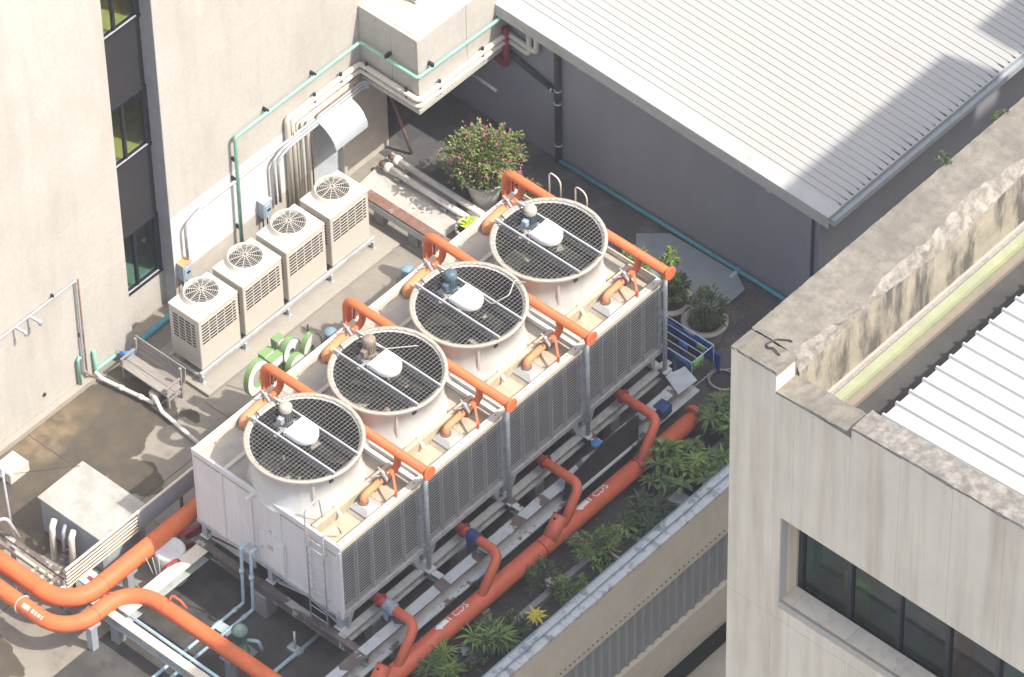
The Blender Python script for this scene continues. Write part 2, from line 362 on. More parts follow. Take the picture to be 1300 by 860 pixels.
MB().box(-2.545, -2.24, 1.425, 6.12, -18, 3.0).build('wall_core', 'beige_paint', ob)
MB().box(-2.545, -2.24, 7.25, 8.69, -18, 3.0).build('wall_core', 'beige_paint', ob)
MB().box(-14, -2.56, -26, 10.9, 17.2, 17.6).build('roof_slab', 'concrete', ob)
MB().box(-14, -5.6, -26, 10.9, -18, 17.2).build('rear_block', 'cream_wall', ob)
MB().box(-5.6, -2.56, -26, -1.2, -18, 17.2).build('inner_block', 'room_grey', ob)
MB().box(-5.6, -2.56, 2.4, 8.68, -18, 17.2).build('inner_block', 'room_grey', ob)
# reveals of the recess
MB().box(-2.75, -2.552, 1.40, 1.75, -.02, 17.2).build('reveal', 'reveal_grey', ob)
MB().box(-2.55, -2.202, 1.405, 1.419, -.02, 17.2).build('reveal', 'reveal_grey', ob)
MB().box(-2.75, -2.552, -.4, -.055, -.02, 17.2).build('reveal', 'reveal_grey', ob)
MB().box(-3.0, -2.6, -.05, 1.40, -.4, 1.08).build('recess_wall', 'cream_wall', ob)
# strip: windows and spandrels (glass plane x=-2.62)
WZ = [(1.14, 2.98, 'w'), (2.98, 5.25, 's'), (5.25, 7.06, 'w'), (7.06, 9.25, 's'), (9.25, 11.1, 'w'), (11.1, 13.3, 's'), (13.3, 17.2, 's')]
def strip_window(z0, z1, i):
    w = MB()
    w.box(-2.70, -2.56, -.05, 1.40, z0-.05, z0+.05).box(-2.70, -2.58, -.05, 1.40, z1-.04, z1+.03)
    w.box(-2.68, -2.58, 1.27, 1.40, z0+.05, z1-.04).box(-2.68, -2.58, .02, .07, z0+.05, z1-.04)
    fr = w.build('window_frame', 'frame_navy', ob, bevel=.006)
    MB().box(-2.67, -2.585, .58, .65, z0+.05, z1-.04).build('mullion', 'frame_navy', fr)
    MB().box(-2.60, -2.565, -.05, 1.27, z0+.03, z0+.065).build('sill', 'galv', fr)
    MB().face([(-2.65, .07, z0+.05), (-2.65, .58, z0+.05), (-2.65, .58, z1-.04), (-2.65, .07, z1-.04)]).build('pane', 'glass', fr, recalc=False)
    MB().face([(-2.65, .65, z0+.05), (-2.65, 1.27, z0+.05), (-2.65, 1.27, z1-.04), (-2.65, .65, z1-.04)]).build('pane', 'glass', fr, recalc=False)
    rm = MB().box(-5.5, -2.75, -1.1, 2.3, z0-.15, z0-.05).build('room_floor', 'room_green' if i else 'room_teal', ob)
    MB().box(-5.5, -5.4, -1.1, 2.3, z0-.05, z1+.2).build('room_wall', 'room_green' if i else 'room_teal', ob)
    MB().box(-5.4, -2.76, 2.2, 2.3, z0-.05, z1+.2).build('room_wall', 'room_grey', ob)
    MB().box(-5.4, -2.76, -1.1, -1.0, z0-.05, z1+.2).build('room_wall', 'room_grey', ob)
    MB().box(-5.4, -2.76, -1.1, 2.3, z1+.2, z1+.3).build('room_ceiling', 'room_grey', ob)
for i, (a, b_, k) in enumerate(WZ):
    if k == 'w': strip_window(a, b_, i)
    else:
        MB().box(-2.70, -2.62, -.05, 1.40, a+.03, b_-.05).build('spandrel_panel', 'spandrel', ob)
MB().box(-3.2, -2.9, .25, .55, 1.2, 1.95).build('chair_back', 'cloth_blue', ob, bevel=.05)
# passage behind the corner under the duct
MB().box(-6.4, -2.56, 8.69, 8.9, -.02, 3.0).build('passage_wall', 'grey_wall', ob)
MB().box(-6.4, -6.2, 8.9, 10.97, -.02, 3.0).build('passage_wall', 'grey_wall', ob)
MB().box(-6.4, -2.56, 8.9, 10.97, 3.0, 3.2).build('passage_ceiling', 'grey_wall', ob)
# door under the canopy
dr = thing('service_door', 'weathered pale blue-grey door behind the farthest condenser, under the curved canopy', 'door', (-2.3, 6.7, 0))
MB().box(-2.40, -2.32, 6.17, 7.12, 0, 2.30).build('door_leaf', 'door_paint', dr, bevel=.01)
fb = MB().box(-2.42, -2.19, 6.12, 6.17, 0, 2.345).box(-2.42, -2.17, 7.12, 7.25, 0, 2.345).box(-2.42, -2.19, 6.17, 7.12, 2.30, 2.345)
fb.build('door_frame', 'cream_wall', dr)
MB().box(-2.32, -2.27, 6.25, 6.29, 1.0, 1.12).build('handle', 'galv', dr)
# curved canopy
cn = thing('door_canopy', 'curved pale metal canopy above the service door', 'canopy', (-2.2, 6.7, 2.2))
P0 = []
for k in range(11):
    a = math.radians(90*k/10); P0.append((-2.18+.72*math.sin(a), 2.14+.62*math.cos(a)))
cb = MB()
for k in range(10):
    (xa, za), (xb, zb) = P0[k], P0[k+1]
    cb.hexa([(xa, 6.16, za), (xb, 6.16, zb), (xb, 7.28, zb), (xa, 7.28, za), (xa, 6.16, za+.012), (xb+.012, 6.16, zb+.006), (xb+.012, 7.28, zb+.006), (xa, 7.28, za+.012)])
cb.build('canopy_sheet', 'awning', cn)
for yy in (6.16, 7.26):
    MB().tube([(x, yy+.01, z-.012) for x, z in P0], .016, 6).build('canopy_rib', 'galv', cn)

# --- grey building with the ribbed white roof
gb = thing('grey_building', 'dark grey building with a white ribbed metal roof, behind the towers', 'building', (3, 11, 0))
MB().box(-6.4, 9.3, 10.98, 11.3, -18, 4.0).build('wall', 'grey_wall', gb)
MB().box(8.98, 9.302, 11.3, 40, -18, 3.95).build('wall', 'grey_wall', gb)
MB().box(-6.4, 8.98, 11.3, 40, -18, 3.8).build('core', 'grey_wall', gb)
def rz(x): return 4.47 - (x+.6)*.0415
def roofbox(x0, x1, y0, y1, t0, t1):
    return MB().hexa([(x0, y0, rz(x0)+t0), (x1, y0, rz(x1)+t0), (x1, y1, rz(x1)+t0), (x0, y1, rz(x0)+t0), (x0, y0, rz(x0)+t1), (x1, y0, rz(x1)+t1), (x1, y1, rz(x1)+t1), (x0, y1, rz(x0)+t1)])
rf = roofbox(-2.17, 9.83, 10.75, 40, -.06, -.02).build('roof', 'white_roof', gb)
for k in range(3):
    x0 = [-2.17, 3.35, 6.9][k]; x1 = [3.345, 6.895, 9.86][k]
    roofbox(x0, x1, 10.56, 11.0, -.02, .012).build('rake_flashing', 'fascia', rf, bevel=.006)
    roofbox(x0, x1, 10.56, 10.60, -.34, -.02).build('fascia_board', 'fascia', rf)
rib0 = None
for k in range(46):
    y = 11.12 + k*.213
    if rib0 is None:
        b = MB(); x0, x1 = -2.17, 9.80
        b.hexa([(x0, y-.014, rz(x0)-.02), (x1, y-.014, rz(x1)-.02), (x1, y+.014, rz(x1)-.02), (x0, y+.014, rz(x0)-.02), (x0, y-.007, rz(x0)+.002), (x1, y-.007, rz(x1)+.002), (x1, y+.007, rz(x1)+.002), (x0, y+.007, rz(x0)+.002)])
        rib0 = b.build('roof_rib', 'white_roof', rf)
    else:
        o = rib0.copy(); COL.objects.link(o); o.location.y = rib0.location.y + k*.213
eg = MB(); er = random.Random(8)
for k in range(46):
    y = 11.12+k*.213
    for j in range(2):
        L_ = er.uniform(.04, .42)*(1 if y < 16 else .6); sx = 9.80-L_; yy = y-.02-.016*j; w = er.uniform(.008, .022)
        eg.face([(9.80, yy-w, rz(9.8)-.016), (9.80, yy+w*.4, rz(9.8)-.016), (sx, yy+.002, rz(sx)-.016)])
eg.build('eave_grime', 'fan_dark', rf, recalc=False)['kind'] = 'stuff'
gt = MB(); gz = rz(9.85)
gt.box(9.80, 10.0, 10.62, 40, gz-.22, gz-.19).box(9.985, 10.0, 10.62, 40, gz-.19, gz-.05).box(9.80, 9.815, 10.62, 40, gz-.19, gz-.06).box(9.815, 9.985, 10.62, 10.635, gz-.19, gz-.06)
gt.build('gutter', 'steel_grey', rf)
for yy in (10.75, 14.2): MB().bar((9.31, yy+.25, gz-.35), (9.9, yy+.25, gz-.24), .06, .05).build('gutter_bracket', 'fascia', rf)
MB().bar((8.05, 10.6, 3.72), (8.05, 10.98, 3.68), .12, .1).build('bracket', 'fascia', rf)
MB().bar((2.3, 10.6, 3.98), (2.3, 10.98, 3.94), .12, .1).build('bracket', 'fascia', rf)
tag(pipe([(9.12, 10.94, 3.7), (9.12, 10.94, .0)], .035, n=8).build('corner_downpipe', 'black_pipe'), 'thin dark downpipe at the right corner of the grey wall', 'pipe')

# --- concrete duct box bridging between the two buildings
bx = thing('duct_box', 'weathered pale concrete duct box jutting from the cream wall, top centre', 'duct', (-1.25, 9.3, 2.87))
MB().box(-2.195, -.36, 7.91, 10.97, 2.92, 5.10).build('box_core', 'concrete', bx)
for (x0, x1) in ((-2.195, -1.165), (-1.155, -.355)): MB().box(x0, x1, 7.87, 7.912, 2.98, 5.13).build('side_panel', 'cream_wall', bx, bevel=.006)
for (y0, y1) in ((7.872, 9.55), (9.56, 10.97)): MB().box(-.362, -.32, y0, y1, 2.98, 5.13).build('front_panel', 'cream_wall', bx, bevel=.006)
MB().box(-2.195, -.28, 7.83, 10.97, 2.85, 2.98).build('bottom_ledge', 'cream_wall', bx, bevel=.012)
MB().box(-2.195, -.32, 7.872, 10.97, 5.132, 5.17).build('top_slab', 'cream_wall', bx, bevel=.01)
MB().box(-2.195, -.42, 7.97, 10.97, 5.17, 5.185).build('top_sheet', 'beige_paint', bx)
ru = thing('rooftop_unit', 'dark equipment unit cut by the top edge, standing on the concrete duct box', 'equipment', (-1.7, 9.2, 5.2))
MB().box(-2.1, -1.2, 8.78, 10.2, 5.27, 6.6).build('casing', 'motor_grey', ru, bevel=.02)
MB().box(-2.12, -1.18, 8.76, 10.22, 5.19, 5.27).build('base_rail', 'galv', ru)

# --- low parapet along the deck edge and the facade below it
lp = thing('edge_parapet', 'low grimy parapet with pale coping along the deck edge, lower right', 'wall', (11.5, 0, 0))
yy = -22
for k in range(12):
    L_ = 2.5; MB().box(11.27, 11.70, yy+.004, yy+L_-.004, .92, 1.0).build('coping_stone', 'coping_grime', lp, bevel=.012); yy += L_
    if yy > 8.2: break
MB().box(11.30, 11.66, -22, 8.3, -.66, .92).build('parapet_wall', 'facade_beige', lp)
MB().box(11.25, 11.52, -22, 8.3, -4.0, -.665).build('recess_wall', 'facade_beige', lp)
MB().box(11.30, 11.66, -22, 8.3, -3.6, -2.42).build('lower_band', 'facade_beige', lp, bevel=.02)
MB().box(6, 11.2, -22, 11.3, -18, -.6).build('building_body', 'black_void', lp)
MB().box(11.2, 11.9, -22, 8.3, -8, -5.3).build('lower_band', 'facade_beige', lp, bevel=.02)
cs = MB(); n = 0
for k in range(150):       # corrugated strip
    y = -21.5 + k*.285
    if y > 8: break
    cs.hexa([(11.53, y, -2.46), (11.575, y+.06, -2.46), (11.575, y+.10, -2.46), (11.53, y+.16, -2.46), (11.53, y, -.60), (11.575, y+.06, -.60), (11.575, y+.10, -.60), (11.53, y+.16, -.60)])
cs.box(11.522, 11.535, -21.6, 8.2, -2.46, -.64)
cs.build('corrugated_strip', 'corrugated_grey', lp)
vm = MB()
for k in range(60):
    y = -3.2 + k*.155
    if y > 6: break
    vm.cyl((11.655, y, -.47), (11.675, y, -.47), .022, n=6)
vm.build('fixing_bolts', 'dark_metal', lp)['kind'] = 'stuff'
tag(pipe([(11.31, -21, 1.07), (11.31, 8, 1.07)], .016, n=6).build('railing_wire', 'rail_cyan'), 'thin cyan rail along the inner edge of the parapet coping', 'railing')
w2 = thing('conduit_rail', 'thin pale cyan conduit lying along the middle of the parapet coping', 'conduit', (11.5, 0, 1))
pipe([(11.5, -21, 1.045), (11.5, 8, 1.045)], .018, n=6).build('conduit', 'rail_cyan', w2)
for k in range(9): MB().box(11.46, 11.54, -8+k*1.9, -7.95+k*1.9, 1.0, 1.03).build('clip', 'galv', w2)
# planting bed edge
kb = MB().box(10.18, 10.34, -16, 7.2, .008, .20)
tag(kb.build('bed_kerb', 'concrete_grey', bevel=.015), 'low concrete kerb running through the planting strip beside the red header', 'kerb')

# --- tall building on the right
rb = thing('corner_building', 'near beige concrete building with stained parapet and dark strip window, right', 'building', (25, -4, 0))
yF = -8.44
m, N, L, b_, h = mat('parapet_concrete', (.225, .203, .165), .92, var=.22, scale=1.2, dirt=(.115, .105, .09), dscale=4.5, damt=.65, dlo=.42, dhi=.66, fine=.3, bump=.5, bscale=18)
mat('parapet_inner', (.31, .275, .21), .92, var=.2, scale=3, dirt=(.06, .058, .055), dscale=2.4, damt=.88, dlo=.46, dhi=.61, sz=.25, streak=True, fine=.2, bump=.4)
mat('parapet_broken', (.275, .255, .22), .92, var=.25, scale=5, dirt=(.13, .118, .10), dscale=6, damt=.8, dlo=.42, dhi=.60, fine=.2, bump=.5)
# top cap with crumbling inner edge: outer half + broken edge
rnd = random.Random(3)
top = MB(); brk = MB(); inn = MB(); ys = []; y = yF+.55
while y < 21.1: ys.append(y); y += .16
inner = []
for i, y in enumerate(ys):
    w = .93 + .10*math.sin(y*.9+1) + .06*math.sin(y*2.7) + rnd.uniform(-.035, .035)
    inner.append(w)
# build as strips: top (outer..w), broken slope (w..1.06), inner face
pts = []
for y, w in zip(ys, inner):
    j = rnd.uniform(-.012, .012)
    pts.append(((22.78+rnd.uniform(-.006, .012), y, 24.0), (22.78+w*.5, y, 24.0+j), (22.78+w, y, 23.985+j), (22.78+min(w+.07, 1.06)+rnd.uniform(0, .012), y, 23.90-rnd.uniform(0, .02)), (23.86+rnd.uniform(-.004, .004), y, 23.70-.10*math.sin(y*1.3)-rnd.uniform(0, .03)), (23.86, y, 22.3)))
for i in range(len(pts)-1):
    p, q = pts[i], pts[i+1]
    for a in (0, 1): top.face([p[a], p[a+1], q[a+1], q[a]])
    for a in (2, 3): brk.face([p[a], p[a+1], q[a+1], q[a]])
    inn.face([p[4], p[5], q[5], q[4]])
top.build('parapet_top', 'parapet_concrete', rb, recalc=False)
brk.build('broken_edge', 'parapet_broken', rb, recalc=False)
inn.build('parapet_inner_face', 'parapet_inner', rb, recalc=False)
MB().box(22.78, 23.80, yF+.56, 21.1, -18, 23.6).build('side_wall', 'front_beige', rb)
MB().box(22.781, 22.86, yF+.56, 21.1, 23.6, 23.992).build('side_wall', 'front_beige', rb)
MB().box(22.78, 23.8, 22.25, 40, -18, 24.0).build('side_wall', 'front_beige', rb)
# front parapet: corner block, low run, raised run (tops slightly uneven)
def topped(x0, x1, y0, y1, z0, z1a, z1b, nm, mt, n=14):
    g = MB(); vv = []
    for i in range(n+1):
        f = i/n; x = x0+(x1-x0)*f; z = z1a+(z1b-z1a)*f
        vv.append([(x, y0+(rnd.uniform(0, .03) if 0 < i < n else 0), z+rnd.uniform(-.012, .006)), (x, (y0+y1)/2, z+rnd.uniform(-.015, .015)), (x, y1-(rnd.uniform(0, .04)), z+rnd.uniform(-.02, .006))])
    for i in range(n):
        for a in (0, 1): g.face([vv[i][a], vv[i][a+1], vv[i+1][a+1], vv[i+1][a]])
        g.face([vv[i][0], vv[i+1][0], (vv[i+1][0][0], y0, vv[i+1][0][2]-.045), (vv[i][0][0], y0, vv[i][0][2]-.045)])
        g.face([vv[i+1][2], vv[i][2], (vv[i][2][0], y1, z0), (vv[i+1][2][0], y1, z0)])
    g.face([vv[0][0], (x0, y0, z0), (x0, y1, z0), vv[0][2], vv[0][1]]); g.face([vv[n][0], vv[n][1], vv[n][2], (x1, y1, z0), (x1, y0, z0)])
    return g.build(nm, mt, rb)
topped(22.775, 23.80, yF-.006, yF+.56, 23.90, 23.97, 24.0, 'corner_cap', 'parapet_concrete', 10)
topped(23.802, 25.47, yF-.006, yF+.56, 23.46, 23.54, 23.66, 'parapet_cap', 'parapet_concrete')
topped(25.48, 31.0, yF-.006, yF+.56, 23.74, 23.82, 24.1, 'parapet_cap', 'parapet_broken', 30)
tag(pipe([at(962+i[0], 432+i[1], z=24.02) for i in ((28, 19), (20, 10), (11, 9), (12, 4), (24, -1), (40, 0), (44, 2))], .016, R=.06, n=6).build('loose_cable', 'black_pipe'), 'loop of black cable lying on the corner of the stained parapet', 'cable')
# front wall panels between vertical joints, window opening z 18.17..20.40
JX = [22.78, 23.80, 24.22, 25.47, 26.55, 27.68, 28.80, 29.95, 31.2]
WX0 = 23.97
for i, (a, c) in enumerate(zip(JX[:-1], JX[1:])):
    ztop = 23.94 if i == 0 else 23.51+(a-23.8)*.066 if c < 25.5 else 23.795+(a-25.48)*.05
    lowz = 17.66
    if c <= WX0:
        MB().box(a+.0025, c-.0025, yF, yF+.5, lowz+.004, ztop).build('wall_panel', 'front_beige', rb)
    elif a < WX0:
        MB().box(a+.0025, WX0, yF, yF+.5, lowz+.004, ztop).build('wall_panel', 'front_beige', rb)
        MB().box(WX0, c-.0025, yF, yF+.5, 20.40, ztop).build('wall_panel', 'front_beige', rb)
    else:
        MB().box(a+.0025, c-.0025, yF, yF+.5, 20.40, ztop).build('wall_panel', 'front_beige', rb)
MB().box(23.0, 31.2, yF+.04, yF+.48, 20.45, 23.3).build('wall_core', 'concrete', rb)
MB().box(23.81, 25.46, yF+.5, yF+.56, 23.0, 23.5).build('wall_core', 'concrete', rb)
MB().box(25.49, 31, yF+.5, yF+.56, 23.0, 23.76).build('wall_core', 'concrete', rb)
MB().box(23.6, 23.80, yF+.5, yF+.56, 23.0, 23.92).build('wall_core', 'parapet_concrete', rb)
MB().box(22.80, 23.9, yF+.04, yF+.48, -18, 23.3).build('wall_core', 'concrete', rb)
for (a, c) in zip(JX[:-1], JX[1:]):
    if c > WX0: MB().box(max(a, WX0)+.003, c-.003, yF, yF+.5, 17.664, 18.14).build('wall_panel', 'front_beige', rb)
    MB().box(a+.0025, c-.0025, yF, yF+.5, 10, 17.656).build('wall_panel', 'front_beige', rb)
MB().box(22.79, 31.2, yF+.03, yF+.52, -18, 10).build('wall', 'front_beige', rb)
MB().box(22.9, 31.2, yF+.04, yF+.48, 10, 18.1).build('wall_core', 'concrete', rb)
MB().box(31.2, 31.6, yF, 40, -18, 24).build('side_wall', 'front_beige', rb)
# sloping sill, jamb, window
MB().hexa([(WX0, yF-.01, 18.0), (31.2, yF-.01, 18.0), (31.2, yF+.75, 17.7), (WX0, yF+.75, 17.7), (WX0, yF-.01, 18.17), (31.2, yF-.01, 18.17), (31.2, yF+.75, 17.90), (WX0, yF+.75, 17.90)]).build('sill', 'sill', rb)
MB().box(WX0-.3, WX0+.003, yF+.5, yF+.8, 17.6, 20.6).build('jamb', 'sill', rb)
MB().box(WX0-.002, WX0+.02, yF+.01, yF+.2, 18.16, 20.39).build('jamb', 'grey_box', rb)
yW = yF+.6
fr = MB().box(WX0+.01, 31.2, yW-.05, yW+.07, 17.90, 18.0).box(WX0+.01, 31.2, yW-.04, yW+.07, 20.3, 20.42).build('window_frame', 'frame_navy', rb, bevel=.008)
mx_ = [WX0+.05, 25.15, 26.27, 27.37, 28.47, 29.57, 30.6]
for i, x in enumerate(mx_):
    MB().box(x-.045, x+.045, yW-.06, yW+.07, 18.0, 20.3).build('mullion', 'frame_navy', fr, bevel=.006)
    if i+1 < len(mx_): MB().face([(x+.045, yW, 18.0), (mx_[i+1]-.045, yW, 18.0), (mx_[i+1]-.045, yW, 20.3), (x+.045, yW, 20.3)]).build('pane', 'glass_dark', fr, recalc=False)
# room behind
MB().box(WX0+.03, 31.1, yW+.1, yW+6, 17.3, 17.4).build('room_floor', 'room_grey', rb)
MB().box(WX0+.03, 31.1, yW+6, yW+6.1, 17.4, 20.9).build('room_wall', 'room_teal', rb)
MB().box(WX0-.1, WX0+.02, yW+.1, yW+6, 17.4, 20.9).build('room_wall', 'room_teal', rb)
MB().box(WX0+.03, 31.1, yW+.1, yW+6, 20.9, 21.0).build('room_ceiling', 'room_grey', rb)
for (x, y, w, d, z, mt) in ((24.6, .5, .5, .12, 18.55, 'room_desk'), (24.35, 1.1, 1.5, .8, 18.1, 'room_teal'), (26.0, .9, 1.8, .7, 18.15, 'wood_old'), (25.3, 2.2, .9, .5, 18.4, 'sill'), (27.15, .35, .14, .5, 19.3, 'terracotta'), (27.9, 1.0, 1.6, .6, 18.1, 'room_teal'), (28.9, .6, .5, .5, 18.6, 'room_desk')):
    MB().box(x, x+w, yW+y, yW+y+d, 17.4, z).build('furniture', mt, rb)
# roof behind the parapet: ledge, green gutter, brown floor, ribbed sheet
MB().box(23.8, 23.91, yF+.57, 40, 21.6, 22.5).build('inner_ledge', 'concrete', rb, bevel=.02)
MB().box(23.91, 23.96, yF+.57, 40, 21.4, 22.46).build('ledge_trim', 'wood_old', rb)
MB().hexa([(23.96, yF+.57, 22.1), (24.14, yF+.57, 22.1), (24.14, 40, 22.1), (23.96, 40, 22.1), (23.96, yF+.57, 22.40), (24.14, yF+.57, 22.35), (24.14, 40, 22.35), (23.96, 40, 22.40)]).build('green_gutter', 'green_gutter', rb)
MB().box(24.14, 24.18, yF+.57, 40, 22.0, 22.39).build('gutter_lip', 'green_gutter', rb)
MB().box(24.18, 24.31, yF+.57, 40, 22.0, 22.30).build('walkway_strip', 'brown_floor', rb)
MB().box(23.8, 31.2, yF+.57, 40, 21.9, 22.2).build('roof_floor', 'gap_shade', rb)  # shadow band below the ribbed sheet is put into this dark floor colour
def sz(x): return 23.0+(x-25.2)*.055
x0, x1 = 25.26, 31.2
rs = MB().hexa([(x0, yF+.60, sz(x0)-.03), (x1, yF+.60, sz(x1)-.03), (x1, 40, sz(x1)-.03), (x0, 40, sz(x0)-.03), (x0, yF+.60, sz(x0)), (x1, yF+.60, sz(x1)), (x1, 40, sz(x1)), (x0, 40, sz(x0))]).build('roof_sheet', 'white_roof_new', rb)
r0 = None
for k in range(40):
    y = yF+.80
    if r0 is None:
        b = MB().hexa([(x0-.03, y-.045, sz(x0)-.005), (x1, y-.045, sz(x1)-.005), (x1, y+.045, sz(x1)-.005), (x0-.03, y+.045, sz(x0)-.005), (x0-.03, y-.02, sz(x0)+.05), (x1, y-.02, sz(x1)+.05), (x1, y+.02, sz(x1)+.05), (x0-.03, y+.02, sz(x0)+.05)])
        r0 = b.build('roof_rib', 'white_roof_new', rs)
    else:
        o = r0.copy(); COL.objects.link(o); o.location.y = r0.location.y + k*.37
# ================================================================== COOLING TOWERS
XB, XF = 3.75, 8.2
CY = [-2.66+.06, .06, 2.72, 5.385]            # cell centres
YB = [-3.93, -1.27, 1.39, 4.055, 6.72]        # cell boundaries
CLAB = ['nearest of the four cooling tower cells, with the ribbed end wall and access door', 'second cooling tower cell from the near end, with a rusty fan motor',
        'third cooling tower cell from the near end, with a blue-grey fan motor and hanging cable', 'farthest of the four cooling tower cells, closest to the grey wall']
ZT = 3.72; ZR = 4.88; ZL = 1.64
def louver_panel(y0, y1, par):
    b = MB(); n = 25
    for i in range(n):
        z = ZL+.10 + i*(3.74-ZL-.12)/(n-1)
        b.box(8.170, 8.185, y0, y1, z-.009, z+.009)
    return b.build('louver_panel', 'louver', par)
def tower_cell(k):
    y0, y1 = YB[k], YB[k+1]; yc = (y0+y1)/2-.11; xc = 6.07
    c = thing('cooling_tower_cell', CLAB[k], 'cooling tower', (xc, yc, 1.0), 'row of four cooling tower cells')
    e = .004
    MB().box(XB+.05, 7.95, y0+e+(.06 if k == 0 else 0), y1-e, ZL+.02, 3.49).build('fill_block', 'fill_dark', c)
    MB().box(XB, XB+.05, y0+e, y1-e, ZL-.05, ZT).build('rear_wall', 'frp_white', c)
    MB().box(XB, 7.95, y1-.03, y1-.006, ZL-.05, ZT-.02).build('partition_wall', 'frp_white', c)
    # tops: rear basin, fan deck, front basin
    MB().box(XB+.05, 4.62, y0+e, y1-e, ZT-.06, ZT-.0).build('rear_basin_floor', 'fan_deck', c)
    MB().box(4.62, 7.16, y0+e, y1-e, ZT-.06, ZT+.02).build('fan_deck', 'fan_deck', c)
    MB().box(7.16, 8.06, y0+e, y1-e, 3.50, 3.58).build('front_basin_floor', 'basin', c)
    MB().box(XB, XB+.16, y0+e, y1-e, ZT+.001, 3.9).build('rear_rim', 'rim_white', c, bevel=.02)
    MB().box(4.60, 4.70, y0+e, y1-e, ZT+.021, 3.80).build('basin_curb', 'rim_white', c, bevel=.01)
    MB().box(7.28, 7.40, y0+.09, y1-.09, 3.58, 3.90).build('basin_curb', 'basin', c, bevel=.02)
    MB().box(8.05, 8.22, y0+e, y1-e, 3.74, 3.9).build('front_rim', 'rim_white', c, bevel=.015)
    bo = MB()
    for q in range(9): bo.cyl((8.135, y0+.2+q*.28, 3.9), (8.135, y0+.2+q*.28, 3.912), .016, n=6)
    bo.build('rim_bolts', 'rust', c)['kind'] = 'stuff'
    # divider ledges between cells
    if k < 3:
        MB().box(4.7, 8.04, y1-.16, y1-.06, ZT+.021, 3.88).build('divider_ledge', 'frp_white', c, bevel=.01)
    MB().box(4.7, 8.04, y0+.05, y0+.09, ZT+.021, 3.86).build('divider_ledge', 'frp_white', c, bevel=.01)
    # stack
    st = MB().lathe([(1.30, ZT+.02), (1.25, ZT+.12), (1.195, ZT+.5), (1.205, ZR-.05), (1.325, ZR-.045), (1.33, ZR), (1.245, ZR), (1.20, ZR-.03)], (xc, yc, 0), 64).build('fan_stack', 'stack_white', c)
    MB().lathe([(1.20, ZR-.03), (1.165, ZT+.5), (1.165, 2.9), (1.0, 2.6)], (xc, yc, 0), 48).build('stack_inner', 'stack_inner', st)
    MB().lathe([(1.235, ZR+.002), (1.335, ZR+.002), (1.335, ZR+.018), (1.235, ZR+.018)], (xc, yc, 0), 64, close=True).build('stack_rim', 'stack_rim', st)
    for a in (-38, 45, 130, 215):
        aa = math.radians(a); MB().bar((xc+1.215*math.cos(aa), yc+1.215*math.sin(aa), ZT+.3), (xc+1.215*math.cos(aa), yc+1.215*math.sin(aa), ZR-.06), .05, .03, up=(math.cos(aa), math.sin(aa), 0)).build('seam_strip', 'pvc_cream', st)
    for a in (-20, 70, 160, 250):
        aa = math.radians(a+3); MB().bar((xc+1.24*math.cos(aa), yc+1.24*math.sin(aa), ZT+.17), (xc+1.52*math.cos(aa), yc+1.52*math.sin(aa), ZT+.05), .07, .05).build('foot_clip', 'stack_white', st)
    # fan inside
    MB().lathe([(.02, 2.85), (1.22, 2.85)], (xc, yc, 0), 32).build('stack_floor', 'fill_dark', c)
    fan = MB().lathe([(0, 4.30), (.16, 4.28), (.2, 4.2), (.2, 4.05), (0, 4.0)], (xc, yc, 0), 20).build('fan_hub', 'fan_dark', c)
    for q in range(6):
        a = math.radians(60*q+15+k*17); ca, sa = math.cos(a), math.sin(a)
        def pt(r, t, z): return (xc+r*ca-t*sa, yc+r*sa+t*ca, z)
        MB().hexa([pt(.18, -.10, 4.10), pt(1.12, -.20, 4.12), pt(1.12, .20, 4.24), pt(.18, .12, 4.22), pt(.18, -.10, 4.13), pt(1.12, -.20, 4.14), pt(1.12, .20, 4.26), pt(.18, .12, 4.25)]).build('fan_blade', 'fan_dark', fan)
    # guard mesh
    g = MB(); zg = ZR+.035; R_ = 1.27; w = .003
    n = 28
    for i in range(n):
        t = -R_ + (i+.5)*2*R_/n; hh = math.sqrt(max(R_*R_-t*t, 0))
        g.box(xc-hh, xc+hh, yc+t-w/2, yc+t+w/2, zg-.006, zg+.006)
        g.box(xc+t-w/2, xc+t+w/2, yc-hh, yc+hh, zg+.006, zg+.018)
    g.build('guard_mesh', 'mesh_wire', c)['kind'] = 'stuff'
    # two beams across the stack (x direction)
    for t in (-.37, .37):
        hh = math.sqrt(1.31**2-t*t)
        MB().box(xc-hh-.02, xc+hh, yc+t-.02, yc+t+.02, ZR+.055, ZR+.12).build('guard_beam', 'beam_alu', c)
        MB().box(xc-hh+.1, xc+hh-.1, yc+t-.06, yc+t+.06, ZR-.28, ZR-.10).build('support_beam', 'dark_metal', c)
    MB().box(xc-.62, xc-.54, yc-.34, yc+.34, ZR-.22, ZR-.08).build('cross_beam', 'beam_alu', c)
    # belt cover: D-shape, flat edge towards -x
    D = []; rr = .31
    for q in range(13):
        a = math.radians(-90+180*q/12); D.append((xc+.0+rr*1.02*math.cos(a), yc+.02+rr*math.sin(a), ZR+.06))
    D = [(xc-.30, yc-.29, ZR+.06)] + D + [(xc-.30, yc+.33, ZR+.06)]
    cv = MB(); cv.prism(D, (0, 0, .17)); cvo = cv.build('belt_cover', 'cover_white', c, bevel=.03, seg=3)
    MB().box(xc-.34, xc-.305, yc-.30, yc+.34, ZR+.05, ZR+.21).build('cover_flange', 'cover_white', cvo, bevel=.01)
    # motor, upright at the -x side
    mx0, my0 = xc-.66, yc+.13; mm = ['motor_grey', 'motor_rust', 'motor_blue', 'motor_blue'][k]
    mo = MB().lathe([(0, ZR-.10), (.15, ZR-.10), (.155, ZR+.05), (.13, ZR+.07), (.13, ZR+.36), (.12, ZR+.38), (0, ZR+.38)], (mx0, my0, 0), 20).build('motor', mm, c)
    fi = MB()
